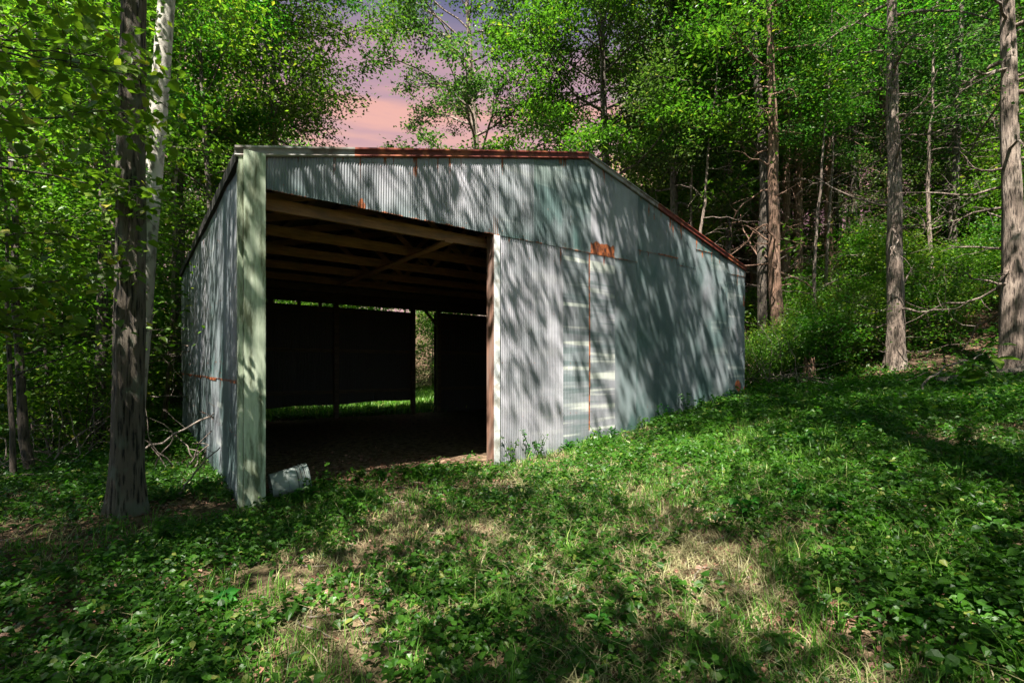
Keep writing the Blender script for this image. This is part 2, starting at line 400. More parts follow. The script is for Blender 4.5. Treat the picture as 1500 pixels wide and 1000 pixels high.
# ------------------------------------------------------------------ ground
def build_ground():
    n = 330
    t = np.linspace(-1, 1, n); g = np.sinh(t * 4.2) / np.sinh(4.2) * 240
    X, Y = np.meshgrid(g + 0.0, g + 6.0)
    x = X.ravel(); y = Y.ravel(); z = height(x, y)
    i = np.arange(n - 1)[:, None] * n + np.arange(n - 1)[None, :]
    f = np.stack([i, i + 1, i + 1 + n, i + n], -1).reshape(-1, 4)
    s, d = w2b(x, y)
    inside = np.clip((d + .1) * 4, 0, 1) * (s > -.1) * (s < W) * (d < D + .2)
    r = np.hypot(x - 1.5, y - 4.5)
    straw = np.clip(1.2 - r / 6, 0, .75) * (1 - inside) + .8 * inside
    moss = np.clip((r - 2) / 5, 0, 1) * (1 - inside) * .8
    moss *= 1 - .9 * np.clip((.75 * x + .66 * y - 12.0) / 1.5, 0, 1); moss *= 1 - .8 * np.clip((-x - .5 * y) / 2, 0, 1)
    clear = np.exp(-((x + 3) ** 2 + (y - 24) ** 2) / 60)
    moss = np.maximum(moss, clear); 
    a = Acc(); a.add(np.stack([x, y, z], -1), f, straw=straw, moss=moss)
    o = a.obj('ground', M['soil'], smooth=True); tag(o, kind='structure', label='earth of the clearing with bare soil and dry straw')
build_ground()

# ------------------------------------------------------------------ corrugated sheets
PITCH = 0.0325; AMP = 0.0048
def warp(X, Z): return (noise2(X, Z, .55, 3) - .5) * .022 + (noise2(X, Z, .21, 2) - .5) * .004
def sheet(name, parent, x0, x1, zb, zt, plane, flip=False, off=0.0, tint=0.0, band=0.0, rust_fn=None, holes=(), pitch=PITCH, amp=AMP, drow=.14, seed=0):
    """plane(x, z, out) -> local point; zb, zt functions of x"""
    rg = np.random.default_rng(seed)
    nc = max(2, int(round((x1 - x0) / pitch * 6))); xs = np.linspace(x0, x1, nc + 1)
    hz = []
    for hx, hz_ in holes: hz += [hz_, hz_ + .016]
    zb_, zt_ = zb(xs), zt(xs)
    nr = max(2, int(np.max(zt_ - zb_) / drow)); tr = np.linspace(0, 1, nr + 1)
    e = np.array([.006, .015, .03, .05]); tr = np.unique(np.concatenate([tr, e]))
    if hz:
        base = float(zb_.min()); top = float(zt_.max()); tr = np.unique(np.concatenate([tr, (np.array(hz) - base) / (top - base)])); tr = tr[(tr >= 0) & (tr <= 1)]
    Z = zb_[None, :] + (zt_ - zb_)[None, :] * tr[:, None]; X = np.broadcast_to(xs[None, :], Z.shape)
    ww = warp(X, Z)
    out = off + amp * np.sin(2 * np.pi * X / pitch) + ww
    P = plane(X, Z, out)
    nr = len(tr); ncv = nc + 1
    i = np.arange(nr - 1)[:, None] * ncv + np.arange(nc)[None, :]
    f = np.stack([i, i + 1, i + 1 + ncv, i + ncv], -1)
    if flip: f = f[..., ::-1]
    keep = np.ones(f.shape[:2], bool)
    for hx, hz_ in holes:
        c = np.where((xs[:-1] >= hx) & (xs[:-1] < hx + .016))[0]; zz = Z[:-1, 0]; r = np.where((zz >= hz_ - 1e-4) & (zz < hz_ + .0155))[0]
        for rr in r:
            for cc in c: keep[rr, cc] = False
    f = f[keep]
    rust = np.zeros(Z.shape)
    rust = np.maximum(rust, np.clip(1 - (Z - zb_[None, :]) / .05, 0, 1) * .55 * (noise2(X, Z * 0 + seed, .5, 1) > .35))
    hang = np.clip(1 - (zt_[None, :] - Z) / (.15 + .5 * noise2(X, Z * 0 + seed, .05, 0)), 0, 1)
    rust = np.maximum(rust, .62 * hang ** .5 * (noise2(X, Z * .02, .035, 1) > .80))
    tintv = np.clip(tint + .6 * np.clip(1 - (Z - zb_[None, :]) / (.12 + .35 * noise2(X, Z * 0, .15, 2)), 0, 1), 0, 1)
    if rust_fn is not None: rust = np.maximum(rust, rust_fn(X, Z))
    a = Acc(); a.add(P.reshape(-1, 3), f, tint=tintv.ravel(), band=band, rust=rust.ravel(), sid=(seed * .618) % 1 * 5)
    if drow < .2:       # nail heads through the ribs, part of the sheet
        xc = np.arange(math.ceil(x0 / pitch) + 1, x1 / pitch - .5, 4) * pitch + pitch * .25; th = np.arange(6) * math.pi / 3
        for zr in np.concatenate([np.arange(.7, 5, .8), [float(zb_.min()) + .06]]):
            for xv in xc:
                zv = zr + rg.normal(0, .012); k = int(np.clip((xv - x0) / (x1 - x0) * nc, 0, nc))
                if not (zb_[k] + .03 < zv < zt_[k] - .06) or rg.random() < .25: continue
                R_ = .0075; o0 = off + amp + .004 + float(warp(xv, zv))
                xx = xv + np.append(R_ * np.cos(th), 0); zz = zv + np.append(R_ * np.sin(th), 0); oo = o0 + np.append(np.full(6, -.006), .003)
                tri = np.array([[6, q, (q + 1) % 6] for q in range(6)]); tri = tri[:, ::-1] if flip else tri
                a.add(plane(xx, zz, oo), None, tri, tint=0.0, band=0.0, rust=.6 if rg.random() < .5 else .35, sid=0.0)
                a.att['tint'][-1][:] = .9
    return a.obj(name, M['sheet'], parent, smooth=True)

cst = lambda v: (lambda x: np.full(np.shape(x), float(v)))
def build_barn():
    root = empty('barn', BA, BROT)
    tag(root, 'open-fronted pole barn clad in corrugated galvanised sheets with a low gable roof and rusty trim', 'barn')
    front = lambda X, Z, o: np.stack([X, -o, Z], -1)
    left = lambda X, Z, o: np.stack([-o, X, Z], -1)
    right = lambda X, Z, o: np.stack([W + o, X, Z], -1)
    rear = lambda X, Z, o: np.stack([X, D + o, Z], -1)
    # --- front wall: timber girts with sheets
    a = Acc()
    for z in (.7, 1.5, 2.3, 3.15): beam(a, (3.36, .055, z), (W - .1, .055, z), .05, .1)
    beam(a, (.22, .06, 3.47), (3.2, .06, 3.47), .05, .17)
    for s in (5.2, 6.8, 8.4): beam(a, (s, .14, float(gz(s, .14)) - .2), (s, .14, float(roof_z(s)) - .12), .11, .11, up=(0, 1, 0))
    fw = a.obj('front_wall', M['rafter'], root)
    SW = .618; edges = [5.15 + k * SW for k in range(-8, 9)]
    edges[0] = .2; edges[-1] = W + .01
    rt = np.vectorize(lambda s: roof_z(s) - .02)
    seam = {}
    for k in range(16):
        x0, x1 = edges[k], edges[k + 1]; mid = (x0 + x1) / 2
        zs = HEAD
        if 6.35 < mid: zs = 3.58
        if 7.6 < mid: zs = 3.46
        if 8.3 < mid: zs = 3.86
        if 9.2 < mid: zs = 3.50
        seam[k] = zs
        tint = [.25, .1, 0, 0, .1, .45, .95, .85, .15, .3, .95, .9, .85, .95, .9, .3][k]
        band = .0; rf = None
        if k in (5, 6, 7): band = .22
        if k == 8:       # the rusty patch at the foot of this sheet
            rf = lambda X, Z, zs=zs: np.where(Z < zs + .19 + .07 * (noise2(X, Z * .1, .028, 1) - .3) + .09 * (noise2(X, Z * .1, .2, 1) - .3), .62 + .5 * noise2(X, Z * .3, .06, 2), 0.0)
        if k == 1: rf = lambda X, Z: np.clip(1 - np.hypot(X - 1.27, Z - 3.37) / .07, 0, 1) * 1.6
        if k == 11: rf = lambda X, Z, zs=zs: np.clip(1 - (Z - zs) / .06, 0, 1) * .9
        o = sheet('metal_sheet', fw, x0, x1 + .03, cst(zs if x0 > 3.2 or x0 < 3 else HEAD), rt, front, off=.020 + (k % 2) * .002, tint=tint, band=band, rust_fn=rf, seed=k + 1)
        if k == 8: tag(o, 'sheet with a patch of dark orange rust along its foot')
    lows = [3.30] + [e for e in edges if e > 3.5]
    for k in range(len(lows) - 1):
        x0, x1 = lows[k], lows[k + 1]; mid = (x0 + x1) / 2
        kk = int(np.clip(np.searchsorted(edges, mid) - 1, 0, 15))
        tint = [.05, .35, .6, .35, .75, .95, .85, .8, .95, .9, .8, .6][min(k, 11)]; tint = {0: .05, 1: .1}.get(k, tint)
        band = {2: 1.0, 3: .95, 1: .12, 0: .08, 10: .35, 9: .2}.get(k, .0)
        rf = None
        if abs(x0 - 4.53) < .1: rf = lambda X, Z, x0=x0: ((X - x0) < .035) * (Z > .55) * (Z < 2.45) * 1.0
        if abs(x0 - 5.15) < .1: rf = lambda X, Z, x0=x0: ((X - x0) < .022) * (Z > .4) * .9
        if k >= len(lows) - 2: rf = lambda X, Z: np.clip(1.2 - np.hypot(X - 9.95, (Z - 1.02)) / .17, 0, 1) * 1.1 + ((W - X) < .05) * (noise2(X, Z, .4, 1) > .45) * .8
        bot = lambda x: gz(x, 0) - .02
        sheet('metal_sheet', fw, x0, x1 + .03, bot, cst(seam[kk] + .08), front, off=.008 + (k % 2) * .002, tint=tint, band=band, rust_fn=rf, seed=k + 31)
    # --- left wall
    a = Acc()
    for z in (.6, 1.4, 2.3, 3.2): beam(a, (.055, .3, z), (.055, D - .1, z), .05, .1)
    for d in (2.7, 5.5, D - .12): beam(a, (.14, d, -.2), (.14, d, EAVE - .1), .12, .12, up=(0, 1, 0))
    lw = a.obj('left_wall', M['rafter'], root)
    ne = 13; ed = np.linspace(.02, D, ne + 1)
    for k in range(ne):
        tt = [.7, .9, .6, .8, .3, .2, .5, .3, .6, .4, .7, .6, .5][k]
        sheet('metal_sheet', lw, ed[k], ed[k + 1] + .03, cst(1.28 + .015 * (k % 3 - 1)), cst(EAVE - .02), left, flip=True, off=.020 + (k % 2) * .002, tint=tt, band=.15 if k % 3 == 0 else 0,
              rust_fn=lambda X, Z: np.clip(1 - (Z - 1.28) / .05, 0, 1) * .9, seed=k + 61)
        rf = (lambda X, Z: ((X % .64) < .03) * (Z < .9) * .9) if k in (8, 10) else None
        sheet('metal_sheet', lw, ed[k], ed[k + 1] + .03, lambda x: gz(np.zeros_like(x), x) - .04, cst(1.36), left, flip=True, off=.008 + (k % 2) * .002, tint=.85, band=.35 if k in (0, 2) else 0, rust_fn=rf, seed=k + 81)
    # --- right wall
    a = Acc()
    for z in (1.4, 2.3, 3.2): beam(a, (W - .055, .2, z), (W - .055, D - .1, z), .05, .1)
    rw = a.obj('right_wall', M['rafter'], root)
    ed = np.linspace(0, D, 9)
    for k in range(8):
        sheet('metal_sheet', rw, ed[k], ed[k + 1] + .03, lambda x: gz(np.full_like(x, W), x) - .05, cst(EAVE + .04), right, off=.01 + (k % 2) * .002, tint=.5, seed=k + 101, drow=.4)
    # --- rear wall: gable sheets above a light gap, hanging sheets below, an open doorway
    a = Acc()
    for x0, x1 in ((.1, 5.95), (6.74, W - .1)):
        for z in (.75, 1.9, 3.02): beam(a, (x0, D - .055, z), (x1, D - .055, z), .05, .1)
    beam(a, (.1, D - .055, 3.29), (W - .1, D - .055, 3.29), .05, .1)
    for s in (3.56, 5.90, 6.79, 9.0): beam(a, (s, D - .15, float(gz(s, D)) - .2), (s, D - .15, roof_z(s) - .1), .12, .12, up=(0, 1, 0))
    for s in (1.05, 1.9, 2.6, 3.15): beam(a, (s, D - .055, 3.0), (s, D - .055, 3.3), .09, .05, up=(0, 1, 0))
    beam(a, (6.30, D - .15, 3.22), (6.76, D - .15, 2.72), .06, .09, up=(0, 1, 0))
    rwall = a.obj('rear_wall', M['shadewood'], root)
    hol = [(3.55, 2.2), (3.3, 1.15), (3.75, 1.55), (3.77, 1.35), (4.1, 1.33), (4.35, 1.1), (4.55, 1.35), (4.85, 1.1), (4.53, 1.08), (5.4, 1.2), (3.6, 2.85), (4.15, 2.2), (3.35, 2.55), (3.33, 1.9), (4.8, 2.85), (4.12, 1.9), (4.2, 1.0)]
    ed = np.concatenate([np.linspace(.02, 5.95, 10), np.linspace(6.71, W, 6)])
    for k in range(len(ed) - 1):
        x0, x1 = ed[k], ed[k + 1]
        if abs(x0 - 5.95) < 1e-3: continue
        hh = [(x, z) for x, z in hol if x0 <= x < x1 - .02]
        bt = (lambda x: .33 + .018 * x + .02 * np.sin(x * 3)) if x1 < 6 else (lambda x: gz(x, D) - .03)
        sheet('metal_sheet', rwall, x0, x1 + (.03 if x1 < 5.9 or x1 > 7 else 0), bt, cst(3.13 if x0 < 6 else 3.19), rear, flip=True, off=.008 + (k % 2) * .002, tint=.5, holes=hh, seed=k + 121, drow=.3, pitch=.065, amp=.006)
    ed = np.linspace(0, W, 13)
    for k in range(12):
        hh = [(x, z) for x, z in ((2.55, 3.75), (3.6, 4.1), (3.2, 3.45)) if ed[k] <= x < ed[k + 1] - .02]
        sheet('metal_sheet', rwall, ed[k], ed[k + 1] + .03, cst(3.215), np.vectorize(lambda s: roof_z(s) + .04), rear, flip=True, off=.012 + (k % 2) * .002, tint=.3, holes=hh, seed=k + 141, drow=.3, pitch=.065, amp=.006)
    # --- roof
    a = Acc()
    OV = .05
    for sgn in (-1, 1):
        n = int((D + 2 * OV) / .065 * 5); ys = np.linspace(-OV, D + OV, n + 1)
        ts = np.linspace(0, 1, 12)
        s0 = W / 2; s1 = W / 2 + sgn * (W / 2 + OV)
        S = s0 + (s1 - s0) * ts[:, None] + 0 * ys[None, :]; Yg = ys[None, :] + 0 * S
        Z = EAVE + (RIDGE - EAVE) * (1 - np.abs(S - W / 2) / (W / 2)) + .045 + .007 * np.sin(2 * np.pi * Yg / .065)
        i = np.arange(11)[:, None] * (n + 1) + np.arange(n)[None, :]
        f = np.stack([i, i + 1, i + n + 2, i + n + 1], -1).reshape(-1, 4)
        if sgn < 0: f = f[:, ::-1]
        f = f[:, ::-1] if False else f
        a.add(np.stack([S, Yg, Z], -1).reshape(-1, 3), f, tint=.2, band=0, rust=.25, sid=1.0)
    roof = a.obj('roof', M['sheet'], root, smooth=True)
    # flip check: make normals point up
    me = roof.data
    if me.polygons[0].normal.z < 0 or me.polygons[-1].normal.z < 0:
        import bmesh
        bm = bmesh.new(); bm.from_mesh(me)
        bmesh.ops.reverse_faces(bm, faces=[f for f in bm.faces if f.normal.z < 0]); bm.to_mesh(me); bm.free()
    a = Acc()       # ridge cap
    for sgn in (-1, 1):
        s0, s1 = W / 2, W / 2 + sgn * .16
        zz = lambda s: roof_z(s) + .058
        beam(a, ((s0 + s1) / 2, -OV, (zz(s0) + zz(s1)) / 2), ((s0 + s1) / 2, D + OV, (zz(s0) + zz(s1)) / 2), .165, .004)
    a.obj('ridge_cap', M['trim'], roof)
    def trim(x0, x1, mat, label, lift=0.0):
        a = Acc(); n = max(2, int((x1 - x0) / .3)); xs = np.linspace(x0, x1, n + 1)
        # face profile of the folded edge strip: (out, dz)
        prof = [(.010, .052), (.052, .056), (.066, .048), (.068, .030), (.056, .022), (.050, .0), (.048, -.028), (.057, -.042), (.046, -.058), (.030, -.058), (.030, -.045), (.038, -.046), (.038, .03), (.010, .04)]
        V = []
        for i, x in enumerate(xs):
            w = (noise2(x, 0, .6, 1) - .5) * .008
            z0 = float(roof_z(np.clip(x, -2, 12))) if 0 <= x <= W else EAVE - (RIDGE - EAVE) / (W / 2) * (abs(x - W / 2) - W / 2)
            for (o_, dz) in prof: V.append((x, -o_ + w - lift, z0 + dz + w + .012))
        m_ = len(prof); i = np.arange(n)[:, None] * m_ + np.arange(m_)[None, :]; j = np.arange(n)[:, None] * m_ + (np.arange(m_)[None, :] + 1) % m_
        f = np.stack([i, j, j + m_, i + m_], -1).reshape(-1, 4)
        a.add(V, f); o = a.obj('rake_trim', mat, roof, smooth=False)
        o['label'] = label
    trim(-OV - .03, 1.20, M['trim'], 'dull silver edge trim at the left end of the roof')
    trim(1.17, W / 2, M['rusttrim'], 'rust red edge trim up to the ridge', .003)
    trim(W / 2, 7.0, M['trim'], 'dark silver edge trim falling from the ridge')
    trim(6.97, W + OV, M['rusttrim'], 'rust brown edge trim down to the right eave', .003)
    for sx, xx in ((-1, -OV), (1, W + OV)):
        a = Acc(); zf = EAVE - (RIDGE - EAVE) / (W / 2) * OV
        beam(a, (xx, -OV + .02, zf - .02), (xx, D + OV, zf - .02), .03, .13)
        beam(a, (xx - sx * .05, -OV + .03, zf - .08), (xx - sx * .05, D + OV, zf - .08), .09, .015)
        a.obj('eave_board', M['dark'], roof)
    # --- corner post and door post
    a = Acc()
    g0 = float(gz(.1, -.03)) - .1
    beam(a, (.105, -.062, g0), (.105, -.062, EAVE + .02), .205, .035, up=(0, 1, 0))
    beam(a, (-.022, .010, g0), (-.022, .010, EAVE - .03), .040, .106, up=(0, 1, 0))
    cp = a.obj('corner_post', M['board'], root); tag(cp, 'wide whitewashed corner board streaked green with mildew')
    a = Acc(); beam(a, (.09, .06, g0), (.09, .06, EAVE), .12, .12, up=(0, 1, 0)); a.obj('post_core', M['rafter'], cp)
    a = Acc()
    g1 = float(gz(3.25, 0)) - .1
    beam(a, (3.255, .075, g1), (3.255, .075, HEAD + .3), .11, .17, up=(0, 1, 0))
    dp = a.obj('door_post', M['redwood'], root); tag(dp, 'red brown timber post at the right side of the opening')
    a = Acc(); beam(a, (3.25, -.030, g1), (3.25, -.030, HEAD - .01), .10, .012, up=(0, 1, 0)); a.obj('metal_trim', M['white'], dp)
    # --- trusses
    for j, d in enumerate((.3, 1.45, 2.62, 3.8, 5.0, 6.2, 7.4)):
        a = Acc(); ch = 3.29
        beam(a, (.1, d, ch), (W - .1, d, ch), .045, .14)
        for sgn in (-1, 1):
            se = W / 2 + sgn * (W / 2 - .05)
            beam(a, (W / 2, d, RIDGE - .09), (se, d, roof_z(se) - .09), .042, .12)
            beam(a, (W / 2 + sgn * 1.5, d + .03, ch + .03), (W / 2 + sgn * 2.6, d + .03, roof_z(W / 2 + sgn * 2.6) - .09), .03, .09)
            beam(a, (W / 2 + sgn * 1.5, d + .03, ch + .03), (W / 2 + sgn * .1, d + .03, RIDGE - .12), .03, .09)
        a.obj('truss', M['rafter'] if j < 5 else M['shadewood'], root)  # deepest trusses take the timber darkened for shade
    a = Acc()
    for k in range(9):
        for sgn in (-1, 1):
            s = W / 2 + sgn * (.25 + k * .6)
            beam(a, (s, -.02, roof_z(s) - .008), (s, D + .02, roof_z(s) - .008), .09, .04)
    a.obj('purlins', M['shadewood'], root)
    a = Acc(); 
    beam(a, (2.6, .22, 3.20), (2.62, 4.9, 3.20), .12, .03)
    a.obj('brace_board', M['rafter'], root)
    return root


build_barn()

# ------------------------------------------------------------------ trees
def tree_data(seed, H=14, r0=.16, base=4.0, cr=3.2, limbs=20, lean=(0, 0), leaf=.11, per=14, subs=5, cl=5, spread=.34, dead=0,
              elev=(.25, .8), shape=4, flare=1.5, bend=.25, fill=1.0, topw=.35, low=0, sides=10, wide=.55, azr=None, droop=0.0, ridge=0.0):
    """returns (wood Acc, leaves Acc); the trunk starts at the origin"""
    rg = np.random.default_rng(seed); wd = Acc(); lf = Acc()
    n = 16; t = np.linspace(0, 1, n)
    wob = np.cumsum(rg.normal(0, bend * H / n * .25, (n, 2)), 0); wob -= wob[0]
    tr = np.stack([lean[0] * t * H + wob[:, 0], lean[1] * t * H + wob[:, 1], t * H - .15], -1)
    rad = r0 * (1 - .85 * t) ; rad[0] *= flare; rad[1] *= 1 + (flare - 1) * .12
    # extra rows near the ground for root flare
    ext = np.array([0.0, .03, .07, .14, .3]) / H; te = np.unique(np.concatenate([t, ext]))
    tp = np.stack([np.interp(te, t, tr[:, i]) for i in range(3)], -1)
    rr = r0 * (1 - .85 * te) * (1 + (flare - 1) * np.exp(-te * H / .22))
    if ridge:
        te = np.linspace(0, 1, int(H / .07)); tp = np.stack([np.interp(te, t, tr[:, i]) for i in range(3)], -1)
        rr = r0 * (1 - .85 * te) * (1 + (flare - 1) * np.exp(-(te * H) / .24)); n0 = wd.n
        tube(wd, tp, rr, sides, cap=False)
        V = wd.v[-1].reshape(len(te), sides, 3); th = np.arange(sides) / sides * 2 * np.pi
        TH, ZZ = np.meshgrid(np.arange(sides) * .9, te * H / .55)
        k = (np.abs(noise2(TH, ZZ, 1.6, 1) - .5) * 2 - .4) * ridge + (noise2(TH, ZZ * .3, 3.5, 2) - .5) * ridge
        k += .20 * np.cos(th * 5 + 1)[None, :] * np.exp(-te * H / .3)[:, None] * (flare > 1.3)
        V[:] = tp[:, None, :] + (V - tp[:, None, :]) * (1 + k[:, :, None])
    else: tube(wd, tp, rr, sides, lump=.10, rg=rg)
    P = lambda tt: np.array([np.interp(tt, t, tr[:, i]) for i in range(3)])
    pos = []; outs = []
    def branch(p0, dr, L, r, k=7, sag=0.0, wig=.12):
        pts = [np.array(p0)]; d = np.array(dr, float)
        for i in range(k):
            d = d + rg.normal(0, wig, 3) + np.array([0, 0, sag]); d /= np.linalg.norm(d); pts.append(pts[-1] + d * L / k)
        pts = np.array(pts); tube(wd, pts, np.linspace(r, r * .25, len(pts)), 5 if r > .02 else 4, cap=False); return pts
    def clusters(pts, f0, m):
        for q in range(m):
            u = rg.uniform(f0, 1.0); p = np.array([np.interp(u * (len(pts) - 1), np.arange(len(pts)), pts[:, i]) for i in range(3)])
            k = rg.poisson(per * fill)
            if k: 
                c = rg.normal(0, 1, (k, 3)) * spread * np.array([1, 1, .42]); c[:, 2] -= droop * np.hypot(c[:, 0], c[:, 1]); pos.append(p + c); outs.append(c * .6)
    for i in range(limbs):
        u = (i + rg.uniform(0, 1)) / limbs; h = base + (H * .97 - base) * u ** .9
        az = i * 2.399 + rg.normal(0, .5) if azr is None else rg.uniform(*azr)
        prof = cr * (topw + (1 - topw) * math.sin(math.pi * min(1, .15 + .85 * (1 - u)) ** .9)) * rg.uniform(.7, 1.15)
        el = elev[0] + (elev[1] - elev[0]) * u + rg.normal(0, .12)
        d = np.array([math.cos(az) * math.cos(el), math.sin(az) * math.cos(el), math.sin(el)])
        p0 = P(h / H); r = max(.012, r0 * (1 - .85 * h / H) * .42)
        pts = branch(p0, d, prof, r, 8, -.01)
        for s_ in range(subs):
            v = rg.uniform(.25, 1.0); q = np.array([np.interp(v * 8, np.arange(9), pts[:, k]) for k in range(3)])
            a2 = az + rg.choice([-1, 1]) * rg.uniform(.4, 1.3); e2 = el * .5 + rg.normal(0, .3)
            d2 = np.array([math.cos(a2) * math.cos(e2), math.sin(a2) * math.cos(e2), math.sin(e2)])
            pp = branch(q, d2, prof * rg.uniform(.25, .5), r * .4, 5, -.01, .18); clusters(pp, .2, cl)
        clusters(pts, .5, cl)
    for i in range(dead):       # bare dead side branches low on the trunk
        h = rg.uniform(1.2, max(base * 1.4, 3)); az = rg.uniform(0, 6.28); el = rg.normal(.1, .25)
        d = np.array([math.cos(az) * math.cos(el), math.sin(az) * math.cos(el), math.sin(el)])
        pp = branch(P(min(.95, h / H)), d, rg.uniform(.6, 2.2), r0 * .13 + .006, 7, -.02, .22)
        for _ in range(3):
            q = pp[rg.integers(2, 7)]; d2 = d + rg.normal(0, .7, 3); d2 /= np.linalg.norm(d2); branch(q, d2, rg.uniform(.3, .9), .008, 4, -.03, .3)
    for i in range(low):
        h = rg.uniform(.8, max(base, 2)); az = rg.uniform(0, 6.28)
        d = np.array([math.cos(az), math.sin(az), .25]); pp = branch(P(h / H), d, rg.uniform(.8, 1.8), .012, 6, -.01, .15); clusters(pp, .3, cl + 2)
    if pos:
        pos = np.concatenate(pos); outs = np.concatenate(outs)
        add_leaves(lf, pos, leaf, rg, shape=shape, out=outs, wide=wide)
    return wd, lf

def make_tree(name, label, cat, group, loc, rz=0.0, scale=1.0, bark='bark_thin', leafm='leaf', **kw):
    root = empty(name, loc, rz, scale); tag(root, label, cat, group)
    wd, lf = tree_data(**kw)
    wd.obj('trunk', M[bark], root, smooth=True)
    if lf.n: lf.obj('crown' if 'tree' in name else 'foliage', M[leafm], root)
    return root

def copy_thing(root, loc, rz, scale, label=None, group=None):
    r = root.copy(); C.objects.link(r); r.location = loc; r.rotation_euler = (random.uniform(-.04, .04), random.uniform(-.04, .04), rz)
    r.scale = (scale * random.uniform(.92, 1.08), scale * random.uniform(.92, 1.08), scale)
    if label: r['label'] = label
    if group: r['group'] = group
    elif 'group' in r.keys(): del r['group']
    for ch in list(root.children):
        c = ch.copy(); C.objects.link(c); c.parent = r
    return r

def G(x, y, dz=0.0): return (x, y, float(height(x, y)) + dz)
def GP(px, Y, dz=0.0): return G(px_at(px, Y), Y, dz)

# -- individually recognisable trees
make_tree('oak_tree', 'thick dark rough-barked trunk standing just left of the barn corner', 'tree', None, GP(186, 4.95), seed=11,
          H=15, r0=.146, base=6.2, cr=4.2, limbs=20, lean=(.012, .0), leaf=.12, per=14, subs=5, cl=5, bark='bark_rough', leafm='leaf', flare=1.55, bend=.02, sides=72, ridge=.16, shape=4, low=0)
make_tree('beech_tree', 'pale smooth trunk leaning right behind the thick dark trunk', 'tree', None, GP(186, 7.6), seed=12,
          H=17, r0=.17, base=8.5, cr=2.7, limbs=16, lean=(.085, .0), leaf=.12, per=12, bark='bark_pale', leafm='leaf2', bend=.03, sides=16, flare=1.2)
make_tree('slender_tree', 'slim dark trunk with a forked top left of the thick rough trunk', 'tree', None, GP(142, 8.3), seed=13,
          H=11, r0=.10, base=3.8, cr=2.6, limbs=18, lean=(-.01, .02), leaf=.11, per=14, bark='bark_thin', leafm='leaf2', bend=.1, low=3)
make_tree('slender_tree', 'thin leaning trunk near the left edge rising to the left', 'tree', None, GP(50, 6.7), seed=14,
          H=9, r0=.058, base=3.2, cr=2.2, limbs=16, lean=(-.10, .02), leaf=.10, per=12, bark='bark_thin', leafm='leaf', bend=.14, low=3, dead=2)
make_tree('slender_tree', 'very thin sapling trunk beside the thin leaning trunk at the left edge', 'tree', None, GP(22, 6.2), seed=15,
          H=6, r0=.032, base=2.2, cr=1.6, limbs=12, lean=(-.06, 0), leaf=.10, per=12, bark='bark_thin', leafm='leaf2', bend=.15, low=2)
make_tree('slender_tree', 'pale thin trunk far behind the leaning trunk at the left edge', 'tree', None, GP(58, 12.5), seed=16,
          H=12, r0=.13, base=4, cr=2.6, limbs=18, leaf=.11, bark='bark_grey', leafm='leaf2', low=4)

# the tree whose leafy boughs hang over the left half of the barn roof
make_tree('maple_tree', 'spreading tree whose leafy boughs hang above the left half of the barn roof', 'tree', None, G(-10.2, 15.2), seed=21,
          H=17, r0=.24, base=7.5, cr=6.0, limbs=40, leaf=.12, per=20, subs=7, cl=7, bark='bark_thin', leafm='leaf', bend=.08, elev=(-.02, .8), spread=.26)
make_tree('maple_tree', 'dark tree behind the barn showing bare arching limbs beside the sky gap', 'tree', None, GP(712, 21), seed=22,
          H=21, r0=.26, base=8.0, cr=5.9, limbs=38, lean=(-.055, 0), leaf=.15, per=17, subs=7, cl=7, bark='bark_grey', leafm='leaf3', bend=.12, elev=(.35, 1.1), spread=.24, topw=.6)
make_tree('maple_tree', 'full leafy tree behind the ridge of the barn', 'tree', None, GP(880, 19), seed=23,
          H=20, r0=.22, base=6.5, cr=5.6, limbs=52, leaf=.15, per=30, subs=7, cl=7, bark='bark_thin', leafm='leaf', elev=(.05, .9), spread=.30, dead=10, topw=.7)
make_tree('maple_tree', 'leafy tree right of the barn ridge in front of the cedar slope', 'tree', None, GP(985, 17), seed=24,
          H=19, r0=.17, base=5.5, cr=4.0, limbs=40, leaf=.13, per=20, subs=6, cl=5, bark='bark_thin', leafm='leaf3', elev=(-.05, .8), dead=16)

make_tree('maple_tree', 'open-crowned tree whose sparse leaves edge the sky gap from the left', 'tree', None, GP(395, 16.5), seed=25,
          H=18, r0=.18, base=8.0, cr=4.0, limbs=34, leaf=.13, per=15, subs=6, cl=5, bark='bark_thin', leafm='leaf', elev=(-.1, .7), spread=.30, topw=.7, bend=.1)
# cedars on the right slope
CED = dict(elev=(-.15, .7), per=12, subs=5, cl=5, leaf=.085, spread=.26, dead=22, bend=.10)
make_tree('cedar_tree', 'tall pale shaggy trunk standing at the edge of the grass right of the barn', 'tree', None, GP(1312, 11.5), seed=31,
          H=15, r0=.19, base=5.8, cr=2.6, limbs=22, lean=(-.03, 0), bark='bark_grey', leafm='leaf3', flare=1.5, sides=44, ridge=.14, **CED)
make_tree('cedar_tree', 'broad grey trunk at the right edge leaning left with many dead twigs', 'tree', None, GP(1484, 9.6), seed=32,
          H=15, r0=.19, base=5.5, cr=3.0, limbs=22, lean=(-.015, 0), bark='bark_grey', leafm='leaf3', sides=44, ridge=.14, **CED)
make_tree('cedar_tree', 'reddish shaggy trunk rising just right of the barn corner', 'tree', None, GP(1140, 14.5), seed=33,
          H=16, r0=.20, base=6.5, cr=2.6, limbs=22, lean=(-.025, 0), bark='bark_red', leafm='leaf3', **CED)
make_tree('cedar_tree', 'second reddish trunk from the barn corner, thinner and behind the first', 'tree', None, GP(1166, 17), seed=34,
          H=16, r0=.17, base=7, cr=2.4, limbs=20, bark='bark_red', leafm='leaf3', **CED)
make_tree('cedar_tree', 'dark straight trunk between the pale shaggy trunk and the right edge', 'tree', None, GP(1388, 17), seed=35,
          H=16, r0=.18, base=7, cr=2.6, limbs=20, bark='bark_thin', leafm='leaf3', **CED)
